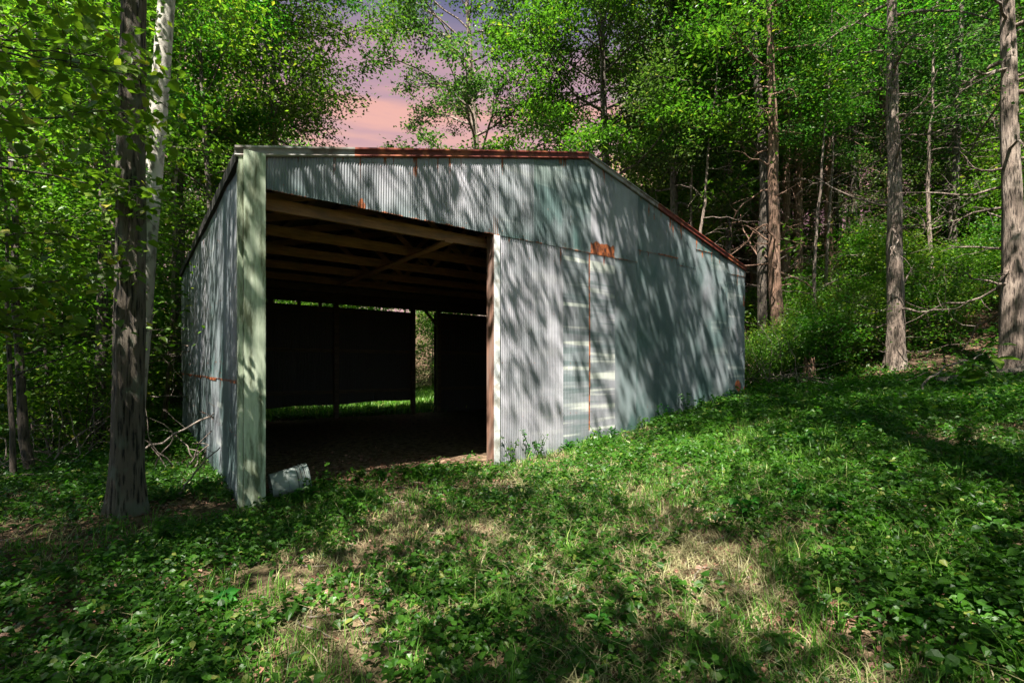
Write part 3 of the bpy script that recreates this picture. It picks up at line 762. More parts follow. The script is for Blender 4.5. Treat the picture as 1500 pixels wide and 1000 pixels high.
make_tree('cedar_tree', 'dark forked trunk half way between the reddish trunks and the pale shaggy trunk', 'tree', None, GP(1250, 18), seed=36,
          H=15, r0=.14, base=6, cr=2.4, limbs=20, bark='bark_thin', leafm='leaf3', **CED)

# -- copied forest trees
def hidden(x, y):           # true where the barn stands
    s, d = w2b(x, y); return (-.7 < s < W + .7) and (-.5 < d < D + 1.0)
protos = {
 'tall': make_tree('forest_tree', 'p', 'tree', None, (0, 0, 0), seed=41, H=15, r0=.15, base=4.2, cr=3.2, limbs=24, leaf=.14, per=15, subs=5, cl=5, bark='bark_thin', leafm='leaf', low=3),
 'tall2': make_tree('forest_tree', 'p', 'tree', None, (0, 0, 0), seed=42, H=13, r0=.12, base=2.8, cr=2.9, limbs=24, leaf=.14, per=15, subs=5, cl=5, bark='bark_thin', leafm='leaf2', low=5),
 'cedar': make_tree('forest_cedar_tree', 'p', 'tree', None, (0, 0, 0), seed=43, H=14, r0=.14, base=4.5, cr=2.3, limbs=24, bark='bark_red', leafm='leaf3', **{**CED, 'leaf': .11, 'dead': 36}),
 'cedar2': make_tree('forest_cedar_tree', 'p', 'tree', None, (0, 0, 0), seed=44, H=13, r0=.11, base=3.2, cr=2.2, limbs=26, bark='bark_thin', leafm='leaf3', **{**CED, 'leaf': .11, 'dead': 32}),
 'shade': make_tree('shade_tree', 'p', 'tree', None, (0, 0, 0), seed=61, H=14, r0=.2, base=7.5, cr=4.4, limbs=17, leaf=.15, per=18, subs=4, cl=4, spread=.34, bark='bark_rough', leafm='leaf', topw=.7),
 'canopy': make_tree('shade_tree', 'p', 'tree', None, (0, 0, 0), seed=63, H=18.5, r0=.26, base=9.0, cr=5.0, limbs=38, leaf=.15, per=22, subs=5, cl=5, spread=.36, bark='bark_rough', leafm='leaf', topw=.8, lean=(-.06, 0)),
 'shade2': make_tree('shade_tree', 'p', 'tree', None, (0, 0, 0), seed=62, H=14, r0=.17, base=7.5, cr=4.0, limbs=15, leaf=.15, per=16, subs=4, cl=4, spread=.34, bark='bark_thin', leafm='leaf', topw=.7),
 'sap': make_tree('understory_tree', 'p', 'small tree', None, (0, 0, 0), seed=45, H=5, r0=.035, base=.9, cr=1.7, limbs=16, leaf=.12, per=13, subs=4, cl=4, bark='bark_thin', leafm='leaf2', elev=(.0, .8), sides=6, bend=.2),
 'sap2': make_tree('understory_tree', 'p', 'small tree', None, (0, 0, 0), seed=46, H=4, r0=.03, base=.6, cr=1.5, limbs=16, leaf=.11, per=13, subs=4, cl=4, bark='bark_thin', leafm='leaf', elev=(.0, .7), sides=6, bend=.2),
 'sap3': make_tree('understory_tree', 'p', 'small tree', None, (0, 0, 0), seed=49, H=4.5, r0=.03, base=.8, cr=1.6, limbs=15, leaf=.10, per=12, subs=4, cl=4, bark='bark_red', leafm='leaf3', elev=(.0, .7), sides=6, bend=.2, dead=10),
 'pole': make_tree('forest_sapling_tree', 'p', 'tree', None, (0, 0, 0), seed=50, H=11, r0=.06, base=6.5, cr=1.6, limbs=12, leaf=.12, per=12, subs=4, cl=4, bark='bark_grey', leafm='leaf', bend=.16, dead=14),
 'bush': make_tree('woodland_shrub', 'p', 'shrub', None, (0, 0, 0), seed=47, H=1.7, r0=.02, base=.15, cr=1.0, limbs=18, leaf=.085, per=13, subs=3, cl=4, bark='bark_thin', leafm='leaf', elev=(.2, .9), sides=5, spread=.22, topw=.6),
 'bush2': make_tree('woodland_shrub', 'p', 'shrub', None, (0, 0, 0), seed=48, H=1.3, r0=.016, base=.1, cr=.9, limbs=16, leaf=.075, per=13, subs=3, cl=4, bark='bark_thin', leafm='leaf2', elev=(.1, .8), sides=5, spread=.2, topw=.7),
}
cat_of = {}
used = set()
def plant(kind, x, y, scale, label, group):
    if kind not in used:
        used.add(kind); r = protos[kind]; z = float(height(x, y)); r.location = (x, y, z); r.scale = (scale,) * 3; r.rotation_euler.z = 0 if kind == 'canopy' else random.uniform(0, 6.28)
        r['label'] = label; r['group'] = group; return r
    return copy_thing(protos[kind], (x, y, float(height(x, y))), random.uniform(0, 6.28), scale, label, group)

rnd = random.Random(5)
placed = []
def scatter(kinds, n, box_, scale, labels, group, mind=1.2, cond=None):
    got = 0
    for _ in range(n * 30):
        if got >= n: break
        px = rnd.uniform(box_[0], box_[1]); Y = math.sqrt(rnd.uniform(box_[2] ** 2, box_[3] ** 2)); x = px_at(px, Y)
        if hidden(x, Y) or (cond and not cond(x, Y)): continue
        if any((x - a) ** 2 + (Y - b) ** 2 < mind ** 2 for a, b in placed): continue
        placed.append((x, Y)); k = rnd.choice(kinds); plant(k, x, Y, rnd.uniform(*scale), labels[k], group); got += 1
L_LEFT = {'tall': 'tall dark-stemmed broadleaf tree in the woods left of the barn', 'tall2': 'yellow-green broadleaf tree in the woods left of the barn'}
L_LS = {'sap': 'small yellow-green understory tree in the woods left of the barn', 'sap2': 'small deep green understory tree in the woods left of the barn'}
L_LB = {'bush': 'low deep green shrub on the forest floor left of the barn', 'bush2': 'low yellow-green shrub on the forest floor left of the barn'}
scatter(['tall', 'tall2'], 14, (-150, 400, 13, 26), (.85, 1.2), L_LEFT, 'broadleaf trees left of the barn', 2.2, lambda x, y: not (px_at(215, y) < x < px_at(272, y) and y < 24))
scatter(['tall', 'tall2'], 16, (-100, 470, 27, 44), (1.1, 1.5), L_LEFT, 'broadleaf trees left of the barn', 2.6, lambda x, y: x < px_at(430, y) or y > 33)
scatter(['sap', 'sap2'], 36, (-80, 235, 8.5, 22), (.8, 1.35), L_LS, 'understory trees left of the barn', 1.2, lambda x, y: y > 15 or x < px_at(262, y) - 2.1)
scatter(['bush', 'bush2'], 26, (-60, 250, 7.8, 20), (.7, 1.2), L_LB, 'shrubs left of the barn', .9, lambda x, y: y > 14 or x < px_at(262, y) - 1.4)
scatter(['pole'], 18, (-100, 240, 7.6, 18), (.8, 1.1), {'pole': 'thin pole-like tree trunk in the woods left of the barn'}, 'thin trunks left of the barn', .8)
# behind the barn, seen through its rear openings (kept below the roof line)
L_RS = {'sap': 'small yellow-green tree beyond the clearing behind the barn', 'sap2': 'small deep green tree beyond the clearing behind the barn'}
L_RB = {'bush': 'deep green shrub at the far side of the clearing behind the barn', 'bush2': 'yellow-green shrub at the far side of the clearing behind the barn'}
scatter(['sap', 'sap2'], 22, (230, 720, 25, 32), (1.1, 1.6), L_RS, 'small trees behind the barn', 1.2)
scatter(['bush', 'bush2'], 20, (230, 720, 23, 28), (.8, 1.2), L_RB, 'shrubs behind the barn', .9)
# right slope
L_RC = {'cedar': 'red-barked cedar with dead lower twigs on the slope right of the barn', 'cedar2': 'dark-stemmed cedar with dead lower twigs on the slope right of the barn',
        'tall': 'tall broadleaf tree among the cedars on the slope', 'tall2': 'yellow-green broadleaf tree among the cedars on the slope'}
L_RSS = {'sap3': 'small olive green tree among the cedars on the slope', 'sap': 'small yellow-green tree among the cedars on the slope', 'sap2': 'small deep green tree among the cedars on the slope'}
L_RBB = {'bush': 'deep green shrub on the leaf-strewn slope right of the barn', 'bush2': 'yellow-green shrub on the leaf-strewn slope right of the barn'}
scatter(['cedar', 'cedar2', 'cedar', 'cedar2', 'tall'], 44, (985, 1660, 14.5, 30), (.85, 1.25), L_RC, 'cedars on the right slope', 1.5)
scatter(['pole'], 28, (1010, 1560, 13.2, 24), (.8, 1.15), {'pole': 'thin pole-like tree trunk among the cedars on the slope'}, 'thin trunks on the right slope', .8)
scatter(['bush', 'bush2', 'bush2'], 20, (1090, 1290, 12.0, 15), (.45, .95), L_RBB, 'shrubs on the right slope', .6)
scatter(['bush', 'bush2'], 10, (1330, 1560, 11.2, 14.5), (.6, 1.0), L_RBB, 'shrubs on the right slope', .6)
scatter(['sap', 'sap3', 'sap2'], 14, (960, 1130, 19, 32), (1.2, 1.9), L_RSS, 'small trees on the right slope', 1.2)
scatter(['cedar2', 'tall', 'tall2'], 16, (940, 1180, 26, 44), (1.0, 1.4), L_RC, 'cedars on the right slope', 1.8)
scatter(['cedar2', 'tall', 'tall2'], 22, (950, 1700, 30, 46), (1.0, 1.4), L_RC, 'cedars on the right slope', 2.5)
scatter(['sap3', 'sap', 'sap2', 'sap3'], 34, (1090, 1600, 13.8, 23), (.7, 1.2), L_RSS, 'small trees on the right slope', 1.2)
scatter(['bush', 'bush2'], 30, (1100, 1600, 13.6, 20), (.7, 1.3), L_RBB, 'shrubs on the right slope', .8)
# behind the camera and to the sides: the trees whose crowns shade the clearing
L_SH = {'canopy': 'very tall tree at the right edge of the clearing leaning over the barn', 'shade': 'tall wide-crowned tree shading the near edge of the clearing', 'shade2': 'tall open-crowned tree shading the near edge of the clearing'}
for k, x, y, s in (('shade', -5.6, -2.6, 1.0), ('shade2', -3.4, -5.2, 1.1), ('shade', 1.6, -5.6, 1.15), ('canopy', 3.9, 3.1, 1.0), ('shade2', 5.2, .2, .95), ('shade', 9.6, 4.6, 1.1),
                   ('shade2', 8.6, -3.0, 1.2), ('shade', -4.2, .4, .9), ('shade', 2.6, -3.2, .95)):
    plant(k, x, y, s, L_SH[k], 'trees at the near edge of the clearing')
L_BK = {'tall': 'tall dark-stemmed tree in the woods behind the viewpoint', 'tall2': 'yellow-green tree in the woods behind the viewpoint'}
for i in range(46):
    a_ = math.radians(rnd.uniform(150, 390)); R_ = rnd.uniform(9.5, 19); x, y = R_ * math.cos(a_) + 1, R_ * math.sin(a_) - 1.0
    if y > -1 and abs(x) < 10.5: continue
    if y > 0 and abs(x / max(y, .1)) < 1.4: continue
    k = rnd.choice(['tall', 'tall2']); plant(k, x, y, rnd.uniform(.9, 1.3), L_BK[k], 'woods behind the viewpoint')
for k, r in protos.items():
    if k not in used: print('unused', k)

# near sapling at the left whose leaves reach into the view
make_tree('maple_sapling', 'near sapling at the left edge with broad leaves reaching across the trunks', 'sapling', None, G(-4.15, 3.55), seed=51,
          H=4.6, r0=.035, base=1.7, cr=1.7, limbs=13, leaf=.082, per=11, subs=4, cl=3, bark='bark_thin', leafm='leaf2', elev=(-.05, .4), sides=6, shape=7, spread=.16, wide=.8, bend=.1, azr=(-1.0, 1.2))

# ------------------------------------------------------------------ ground cover
def mask_out(x, y):
    s, d = w2b(x, y); return ~((s > -.02) & (s < W + .02) & (d > .02) & (d < D + .02))
def inbarn_front(x, y):
    s, d = w2b(x, y); return (s > .2) & (s < 3.2) & (d > .02) & (d < .35)
def sample(n, Y0, Y1, rg, ex=1.6, margin=1.15):
    Y = (rg.random(n) * (Y1 ** ex - Y0 ** ex) + Y0 ** ex) ** (1 / ex); X = (rg.random(n) * 2 - 1) * Y * margin
    return X, Y

def build_weeds():
    rg = np.random.default_rng(101); a = Acc(); st = Acc()
    X, Y = sample(125000, 1.0, 17, rg, 1.3, 1.5)
    dens = .52 + .7 * np.clip((-X - .3) / 2.0, 0, 1) + .8 * np.clip((X - 1.0 - .15 * Y) / 2.0, 0, 1)
    dens *= np.clip(noise2(X, Y, .8, 1) * 2.6 - .70 + 1.1 * (noise2(X, Y, .22, 2) - .3), 0, 1.2)
    wood_ = np.clip((.75 * X + .66 * Y - 12.3) / 1.2, 0, 1); dens *= 1 - .8 * wood_
    dens *= 1 - .6 * np.clip((-X - .55 * Y - .6) / 1.5, 0, 1)
    dens *= np.where((Y < 3.2) & (np.abs(X) < 2.2), .8, 1)
    k = (rg.random(len(X)) < dens) & (mask_out(X, Y) | inbarn_front(X, Y)); X, Y = X[k], Y[k]
    print('weeds', len(X))
    Z = height(X, Y); n = len(X)
    m = rg.integers(4, 9, n); hgt = rg.uniform(.025, .11, n) * (1 + .5 * noise2(X, Y, 1.1, 3)) * np.clip(Y / 5, .8, 1.3)
    idx = np.repeat(np.arange(n), m)
    th = rg.uniform(0, 6.28, len(idx)); rr = rg.uniform(.01, .075, len(idx))
    pos = np.stack([X[idx] + rr * np.cos(th), Y[idx] + rr * np.sin(th), Z[idx] + hgt[idx] * rg.uniform(.4, 1.1, len(idx))], -1)
    out = np.stack([np.cos(th), np.sin(th), th * 0], -1) * 1.5
    sz = rg.uniform(.028, .068, n)[idx] * np.clip(Y[idx] / 6, .85, 1.6)
    near = Y[idx] < 7
    for sel, sh in ((near, 7), (~near, 4)):
        for q in (0, 1, 2):
            ss = sel & (idx % 3 == q); 
            add_leaves(a, pos[ss], 1.0, rg, tilt=.45, droop=.2, wide=(.7, .95, .5)[q], shape=sh, out=out[ss]) if False else _leaves_sz(a, pos[ss], sz[ss], rg, (.7, .95, .5)[q], sh, out[ss])
    return tag(a.obj('low_weeds', M['weed']), 'low broad-leaved weeds spreading over the clearing floor', 'weeds', kind='stuff')

def _leaves_sz(a, pos, sz, rg, wide, sh, out):
    n = len(pos)
    if n == 0: return
    b = Acc(); add_leaves(b, np.zeros((n, 3)), 1.0, rg, tilt=.45, droop=.25, wide=wide, shape=sh, out=out)
    k = 4 if sh == 4 else 7
    v = b.v[0].reshape(n, k, 3) * sz[:, None, None] + pos[:, None, :]
    a.add(v.reshape(-1, 3), b.f4[0], rnd=b.att['rnd'][0])

def blades(a, X, Y, hgt, rg, w=.004, lean=.5):
    n = len(X); Z = height(X, Y) - .005
    th = rg.uniform(0, 6.28, n); d = np.stack([np.cos(th), np.sin(th), 0 * th], -1); s = np.stack([-np.sin(th), np.cos(th), 0 * th], -1)
    h = hgt[:, None]; ln = (rg.random(n)[:, None] * lean + .1) * h; up = np.array([0, 0, 1.0])
    p0 = np.stack([X, Y, Z], -1); ww = np.broadcast_to(np.asarray(w, float), (n,))[:, None]
    p1 = p0 + up * h * .55 + d * ln * .35; p2 = p0 + up * h * .85 + d * ln * 1.1
    v = np.stack([p0 - s * ww, p0 + s * ww, p1 + s * ww * .8, p1 - s * ww * .8, p2], 1)
    b = np.arange(n)[:, None] * 5
    a.add(v.reshape(-1, 3), b + np.array([[0, 1, 2, 3]]), b + np.array([[3, 2, 4]]), rnd=np.repeat(rg.random(n), 5))

def build_grass():
    rg = np.random.default_rng(102)
    for (name, mat, N, lab, kind, seed) in (('grass', 'grass', 40000, 'thin green grass in tufts across the clearing', 0, 1), ('dry_grass', 'drygrass', 44000, 'pale dry grass and straw in the middle of the clearing', 1, 2)):
        a = Acc(); X, Y = sample(N, 1.6, 16, rg, 1.3)
        if kind == 0: dens = .25 + .7 * np.clip((X + .5) / 3, 0, 1); dens = dens * np.clip(noise2(X, Y, .7, 2) * 2.4 - .45, 0, 1) * (1 - .85 * np.clip((.75 * X + .66 * Y - 12.3) / 1.2, 0, 1))
        else: dens = (.12 + .75 * np.exp(-((X - .9) / 3.2) ** 2)) * np.clip(noise2(X, Y, 1.0, 0) * 2.4 - .45, 0, 1) * np.clip((13 - Y) / 4, 0.1, 1)
        k = (rg.random(N) < dens) & mask_out(X, Y); X, Y = X[k], Y[k]; print(name, len(X))
        m = 11 if kind == 0 else 13; i = np.repeat(np.arange(len(X)), m); sp = .035 if kind == 0 else .07
        Xb = X[i] + rg.normal(0, sp, len(i)); Yb = Y[i] + rg.normal(0, sp, len(i))
        hb = rg.uniform(.04, .13, len(X))[i] * rg.uniform(.5, 1.2, len(i)) * (1.0 if kind == 0 else .6) * np.where(rg.random(len(X)) > .86, 1.9, 1.0)[i]
        ok = mask_out(Xb, Yb); Xb, Yb, hb = Xb[ok], Yb[ok], hb[ok]
        blades(a, Xb, Yb, hb, rg, w=.0028 + .0005 * np.clip(Yb - 3, 0, 8), lean=.9 if kind == 0 else 2.2)
        if kind == 0:      # meadow grass in the clearing behind the barn
            n = 40000; xx = rg.uniform(-16, 1, n); yy = rg.uniform(13.5, 27, n); ok = mask_out(xx, yy); xx, yy = xx[ok], yy[ok]
            blades(a, xx, yy, rg.uniform(.14, .40, len(xx)), rg, w=.016, lean=.6)
        o = a.obj(name, M[mat]); tag(o, lab, 'grass', kind='stuff')

def build_litter():
    rg = np.random.default_rng(103); a = Acc()
    X, Y = sample(110000, 1.6, 24, rg, 1.35, 1.25)
    s, d = w2b(X, Y)
    dens = .72 + .4 * np.clip((-X - .8) / 2, 0, 1) + 1.0 * np.clip((.75 * X + .66 * Y - 12.6) / 2, 0, 1)
    dens *= np.clip(noise2(X, Y, .7, 3) * 2 - .2, 0.05, 1)
    k = (rg.random(len(X)) < dens) & mask_out(X, Y) & ~((Y > 14) & (X < 2)); X, Y = X[k], Y[k]; print('litter', len(X))
    n = len(X); Z = height(X, Y) + rg.uniform(.004, .03, n)
    _leaves_sz(a, np.stack([X, Y, Z], -1), rg.uniform(.025, .065, n) * np.clip(Y / 7, .8, 1.6), rg, .6, 7, np.zeros((n, 3)))
    n = 2600; x = []; # dead leaves blown inside the barn mouth
    sv = rg.uniform(.3, 3.1, n); dv = rg.exponential(.9, n); kk = dv < 7; sv, dv = sv[kk], dv[kk]; x_, y_ = b2w(sv, dv)
    _leaves_sz(a, np.stack([x_, y_, height(x_, y_) + .01], -1), rg.uniform(.03, .07, len(x_)), rg, .6, 4, np.zeros((len(x_), 3)))
    tag(a.obj('leaf_litter', M['litter']), 'pinkish brown dead leaves scattered on the ground', 'leaf litter', kind='stuff')
    a = Acc(); n = 900
    X, Y = sample(n * 3, 1.7, 16, rg, 1.4); k = mask_out(X, Y); X, Y = X[k][:n], Y[k][:n]
    for i in range(len(X)):
        L = rg.uniform(.06, .28) * (1 + .05 * Y[i]); th = rg.uniform(0, 6.28); m = 4; t = np.linspace(-.5, .5, m)
        px = X[i] + np.cos(th) * L * t + rg.normal(0, .01, m); py = Y[i] + np.sin(th) * L * t + rg.normal(0, .01, m)
        tube(a, np.stack([px, py, height(px, py) + .015], -1), rg.uniform(.002, .006), 4, cap=False)
    tag(a.obj('twig_litter', M['stick']), 'small dead twigs scattered over the ground', 'twigs', kind='stuff')

build_weeds(); build_grass(); build_litter()

# -- taller single weeds along the barn and in the grass
def weed_plant(label, loc, h, seed, group=None, leaf=.05, n=5, mat='weed', wide=.6):
    rg = np.random.default_rng(seed); root = empty('leafy_weed', loc); tag(root, label, 'weed', group)
    st = Acc(); lf = Acc()
    for i in range(n):
        az = rg.uniform(0, 6.28); L = h * rg.uniform(.6, 1.1); t = np.linspace(0, 1, 6)
        x = np.cos(az) * t ** 1.5 * L * .35; y = np.sin(az) * t ** 1.5 * L * .35; z = L * t
        P = np.stack([x, y, z], -1); tube(st, P, np.linspace(.004, .002, 6), 4, cap=False)
        m = 12; u = rg.uniform(.2, 1, m); pos = np.stack([np.interp(u, t, P[:, k]) for k in range(3)], -1); a = rg.uniform(0, 6.28, m)
        out = np.stack([np.cos(a), np.sin(a), a * 0 + .3], -1) * 1.6
        _leaves_sz(lf, pos, leaf * rg.uniform(.6, 1.3, m), rg, wide, 7, out)
    st.obj('stem', M['weed'], root, smooth=True); lf.obj('foliage', M[mat], root)
    return root
ORD = 'first second third fourth fifth sixth seventh eighth ninth tenth eleventh twelfth thirteenth fourteenth fifteenth sixteenth seventeenth'.split()
GW = 'tall weeds along the foot of the front wall'
for i, (s, d, h) in enumerate(((3.42, -.16, .42), (3.75, -.22, .50), (3.98, -.12, .36), (4.5, -.2, .22), (5.2, -.14, .30), (5.45, -.26, .25), (6.2, -.2, .26), (6.9, -.15, .40), (7.2, -.25, .26), (7.7, -.18, .52), (8.0, -.3, .34), (8.7, -.2, .26), (9.3, -.25, .3))):
    x, y = b2w(s, d); weed_plant('leafy weed at the foot of the front wall, %s from the door post' % ORD[i], G(x, y), h, 200 + i, GW, .055)
for i, (px, Y, h) in enumerate(sorted(((475, 5.6, .34), (523, 6.0, .22), (560, 6.2, .18), (640, 6.6, .22), (455, 5.3, .26), (430, 5.25, .18)))):
    weed_plant('leafy weed at the sill of the barn opening, %s from the corner post' % ORD[i], GP(px, Y), h, 230 + i, 'weeds at the barn opening', .06, 5)
for i, (px, Y, h, lf) in enumerate(sorted(((1170, 4.2, .2, .07), (1230, 3.6, .2, .07), (1090, 3.9, .22, .06), (1300, 4.4, .24, .07), (1410, 4.8, .26, .07), (1380, 3.5, .2, .07), (990, 3.6, .16, .05), (240, 4.1, .18, .08), (150, 3.6, .16, .08), (90, 3.3, .15, .08), (1260, 6.0, .24, .07), (1350, 6.3, .28, .08), (1450, 6.0, .3, .08), (1180, 5.6, .2, .06), (330, 3.0, .14, .06), (700, 2.7, .12, .05), (880, 2.6, .12, .05)))):
    weed_plant('broad-leaved weed standing above the ground cover, %s from the left of the photo' % ORD[i], GP(px, Y), h, 260 + i, 'taller weeds in the clearing', lf, 4)
weed_plant('young plant with very large pale leaves at the edge of the wood on the right', GP(1440, 8.2), .75, 301, None, .30, 2, 'leaf2', .55)

# -- fallen wood
def stick(name, label, pts, r, seed, cat='branch', mat='stick', kids=3, group=None):
    rg = np.random.default_rng(seed); P = np.array(pts, float); t = np.linspace(0, 1, len(P)); tt = np.linspace(0, 1, 14)
    Q = np.stack([np.interp(tt, t, P[:, k]) for k in range(3)], -1); L = np.linalg.norm(P[-1] - P[0]); Q[1:-1] += rg.normal(0, L * .012, (12, 3))
    a = Acc(); tube(a, Q - Q[0], np.linspace(r, r * .5, 14), 9 if r > .03 else 6, lump=.15, rg=rg)
    for _ in range(kids):
        i = rg.integers(4, 13); d = rg.normal(0, 1, 3); d[2] = abs(d[2]) * .6; d /= np.linalg.norm(d); m = np.linspace(0, 1, 5)[:, None]
        tube(a, (Q[i] - Q[0]) + d * m * L * rg.uniform(.12, .3) + rg.normal(0, .01, (5, 3)) * m, np.linspace(r * .35, r * .1, 5), 4, cap=False)
    o = a.obj(name, M[mat], smooth=True); o.location = Q[0]; tag(o, label, cat, group); return o
stick('fallen_branch', 'curved grey dead branch arching out of the grass right of the pale shaggy trunk', [GP(1350, 8.6), GP(1362, 8.7, .28), GP(1392, 9.0, .42), GP(1440, 9.6, .45)], .022, 1, kids=4)
stick('fallen_log', 'long thin log lying at the foot of the pale shaggy trunk', [GP(1180, 10.0, .05), GP(1260, 10.0, .06), GP(1360, 9.9, .06)], .06, 2, 'log', kids=2)
stick('fallen_log', 'dark thick log lying at the right edge of the grass', [GP(1370, 9.4, .07), GP(1460, 9.3, .1), GP(1580, 9.2, .1)], .11, 3, 'log', 'bark_thin', 2)
stick('fallen_branch', 'dead branch leaning against the left wall of the barn', [(-5.6, 6.8, .05), (-5.0, 6.9, .35), (-4.3, 7.0, .75), (-3.9, 6.95, .8)], .022, 4, kids=5)
stick('fallen_branch', 'thin bare branch poking toward the back of the left wall', [(-7.0, 8.2, .8), (-6.3, 8.3, .98), (-5.5, 8.4, .95)], .012, 5, kids=3)
stick('fallen_branch', 'short stick propped upright against the foot of the left wall', [(-3.75, 5.55, .02), (-3.6, 5.7, .3), (-3.45, 5.85, .5)], .012, 6, kids=1)
stick('fallen_branch', 'short pale stick lying in the grass at the right edge', [GP(1430, 6.6, .03), GP(1530, 6.7, .05)], .02, 7, kids=0)
stick('fallen_branch', 'crooked dead branch lying among leaves at the far left', [GP(-20, 6.0, .05), GP(40, 6.2, .1), GP(110, 6.5, .06)], .016, 8, kids=3)
rg_ = np.random.default_rng(77)
def brush(name, label, loc, R, n, seed):
    rg = np.random.default_rng(seed); a = Acc()
    for i in range(n):
        p = rg.normal(0, R * .35, 3); p[2] = 0; d = rg.normal(0, 1, 3); d[2] = abs(d[2]) + .2; d /= np.linalg.norm(d); pts = [p]
        for k in range(8):
            d = d + rg.normal(0, .25, 3) + np.array([0, 0, -.09]); d /= np.linalg.norm(d); pts.append(pts[-1] + d * R * rg.uniform(.12, .22))
        pts = np.array(pts); pts[:, 2] = np.maximum(pts[:, 2], 0); tube(a, pts, np.linspace(.012, .003, 9), 4, cap=False)
    o = a.obj(name, M['stick'], smooth=True); o.location = loc; tag(o, label, 'brush'); return o
brush('brush_pile', 'tangle of bare dead twigs beside the right corner of the barn', GP(1130, 12.2), 1.3, 60, 1)
brush('brush_pile', 'dead twigs heaped on the slope left of the pale shaggy trunk', GP(1235, 13.2), 1.4, 50, 2)
brush('brush_pile', 'thin dead twigs on the dark floor by the left wall of the barn', (-4.6, 7.2, .02), .8, 12, 3)
brush('brush_pile', 'loose twigs beside the slim trunks at the left edge', GP(90, 7.4), 1.0, 34, 4)
# old stump
def stump():
    rg = np.random.default_rng(9); a = Acc(); z = np.array([-.1, .03, .1, .25, .5, .62]); n = 20; th = np.arange(n) / n * 6.283
    R = np.array([.30, .24, .17, .13, .12, .10])[:, None] * (1 + .12 * np.sin(th * 5)[None, :] + .08 * rg.normal(size=n)[None, :])
    Z = z[:, None] + np.zeros((1, n)); Z[-1] += rg.normal(0, .13, n)
    V = np.stack([R * np.cos(th), R * np.sin(th), Z], -1).reshape(-1, 3); i = np.arange(5)[:, None] * n + np.arange(n)[None, :]; j = np.arange(5)[:, None] * n + (np.arange(n)[None, :] + 1) % n
    a.add(V, np.stack([i, j, j + n, i + n], -1).reshape(-1, 4)); k = np.arange(n)
    a.add(np.vstack([V[-n:], [[0, 0, .5]]]), None, np.stack([k, (k + 1) % n, np.full(n, n)], -1))
    o = a.obj('tree_stump', M['bark_red'], smooth=False); o.location = GP(1185, 12.0, -.05); tag(o, 'broken reddish stump on the slope between the barn and the pale shaggy trunk', 'stump')
stump()

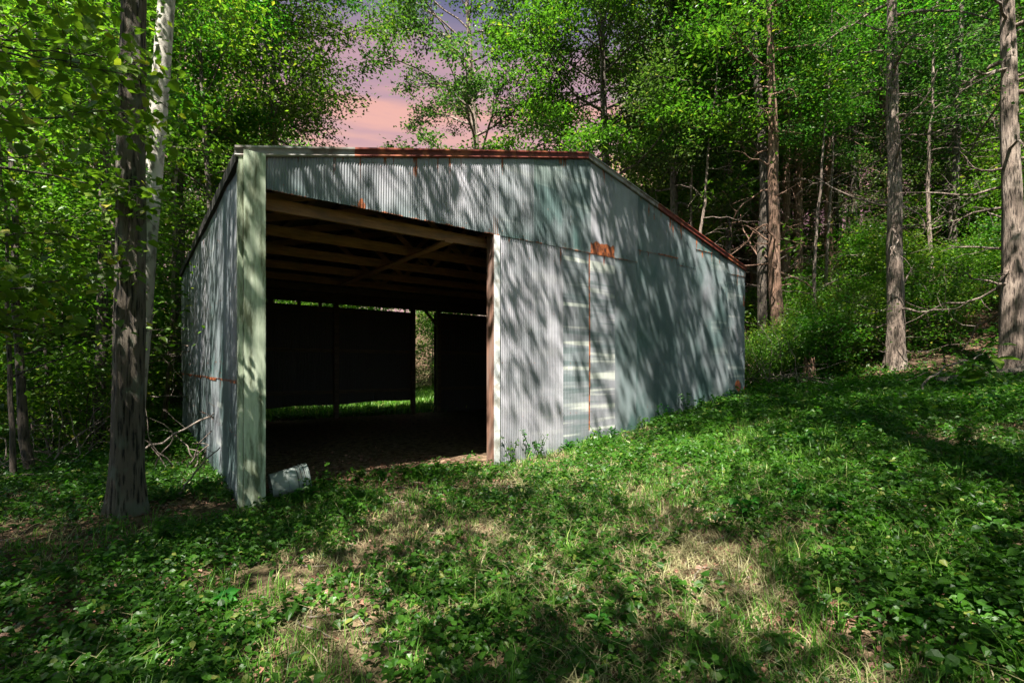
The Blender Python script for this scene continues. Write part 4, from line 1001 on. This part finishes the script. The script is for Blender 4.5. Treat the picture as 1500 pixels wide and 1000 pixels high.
# ------------------------------------------------------------------ bucket lying just inside the opening
def bucket():
    root = empty('plastic_bucket', (0, 0, 0)); tag(root, 'dirty white plastic bucket lying on its side behind the corner post', 'bucket')
    n = 48; th = np.arange(n) / n * 2 * np.pi; Lh = .38
    def lathe(prof, name, mat, parent):
        a = Acc(); m = len(prof); P = np.array(prof)
        V = np.stack([P[:, 0][:, None] + 0 * th[None, :], P[:, 1][:, None] * np.cos(th), P[:, 1][:, None] * np.sin(th)], -1).reshape(-1, 3)
        i = np.arange(m - 1)[:, None] * n + np.arange(n)[None, :]; j = np.arange(m - 1)[:, None] * n + (np.arange(n)[None, :] + 1) % n
        a.add(V, np.stack([i, j, j + n, i + n], -1).reshape(-1, 4)); return a.obj(name, mat, parent, smooth=True)
    r = lambda x: .125 + .028 * x / Lh
    prof = [(.05, r(0) - .010), (.012, r(0) - .008), (0, r(0) - .004), (0, r(0)), (.16, r(.16)), (.162, r(.16) + .004), (.168, r(.17) + .004), (.17, r(.17)),
            (.262, r(.26)), (.264, r(.26) + .009), (.270, r(.27) + .009), (.272, r(.27)), (.300, r(.3)), (.302, r(.3) + .010), (.308, r(.3) + .010), (.31, r(.31)),
            (.335, r(.33)), (.337, r(.33) + .010), (.345, r(.34) + .010), (.347, r(.34)), (.368, r(.36)), (.370, r(.36) + .007), (.38, r(.38) + .007), (.38, r(.38) - .003), (.05, r(0) - .004)]
    mat = plain('dirty_white_plastic', (.30, .345, .32), .55, 0, (.16, .14, .10), 5, .60, .80)
    b = lathe(prof, 'shell', mat, root)
    lathe([(.040, .0005), (.040, r(0) - .009), (.046, r(0) - .009), (.046, .0005)], 'bottom', plain('dark_bucket_bottom', (.06, .025, .02), .8), root)  # recessed disc in one dark reddish colour
    for xx in (.164, .258, .296, .330):
        aa = Acc(); q = np.append(th, th[0]); tube(aa, np.stack([xx + 0 * q, (r(xx) + .001) * np.cos(q), (r(xx) + .001) * np.sin(q)], -1), .0034, 5, cap=False)
        aa.obj('groove_ring', M['dark'], root, smooth=True)
    a = Acc(); t = np.linspace(0, math.pi, 22)
    tube(a, np.stack([.285 + .17 * np.sin(t) * .35, .158 * np.cos(t), -.158 * np.sin(t) * .96], -1), .0025, 6)
    a.obj('handle', plain('bucket_wire', (.10, .08, .07), .4, .8), root)
    a = Acc()
    for sgn in (-1, 1): box(a, (.285, sgn * .160, 0), (.034, .012, .04))
    a.obj('handle_lug', mat, root)
    ax = Vector((.80, .56, .13)).normalized()
    rot = ax.to_track_quat('X', 'Z'); root.rotation_mode = 'QUATERNION'; root.rotation_quaternion = rot
    p = Vector((px_at(396, 5.40), 5.40, 0)); p.z = float(height(p.x, p.y)) + .165; root.scale = (1.02, 1.02, 1.02); root.location = p
bucket()

# ------------------------------------------------------------------ say in each forest label where the plant stands
def zone(o):
    x, y = o.location.x, o.location.y
    if y < 4: return None
    px = 750 + F * x / y; g = o['group']
    if 'right slope' in g:
        z = ('over the right slope of the roof' if px < 1085 else 'just right of the barn corner' if px < 1180 else 'left of the pale shaggy trunk' if px < 1295
             else 'right of the pale shaggy trunk' if px < 1400 else 'near the right edge')
        return z + (', low down' if y < 16 else ', half way up' if y < 24 else ', far up')
    if 'left of the barn' in g:
        z = ('at the left edge' if px < 60 else 'around the slim forked trunk' if px < 155 else 'between the rough trunk and the barn' if px < 275 else 'over the left end of the roof')
        return z + (', near' if y < 14 else ', behind' if y < 24 else ', far back')
    if 'behind the barn' in g:
        return 'on the left' if px < 400 else 'seen beneath the rear wall' if px < 590 else 'seen through the rear doorway' if px < 650 else 'on the right'
for o in list(scene.objects):
    if o.parent is None and o.type == 'EMPTY' and o.get('group'):
        z = zone(o)
        if not z: continue
        l = o['label']
        for a, b in ((' on the slope right of the barn', ''), (' on the leaf-strewn slope right of the barn', ''), (' in the woods left of the barn', ''), (' on the forest floor left of the barn', ''), (' among the cedars on the slope', ''),
                     (' beyond the clearing behind the barn', ' behind the barn'), (' at the far side of the clearing behind the barn', ' across the clearing')):
            l = l.replace(a, b)
        o['label'] = l + ' ' + z
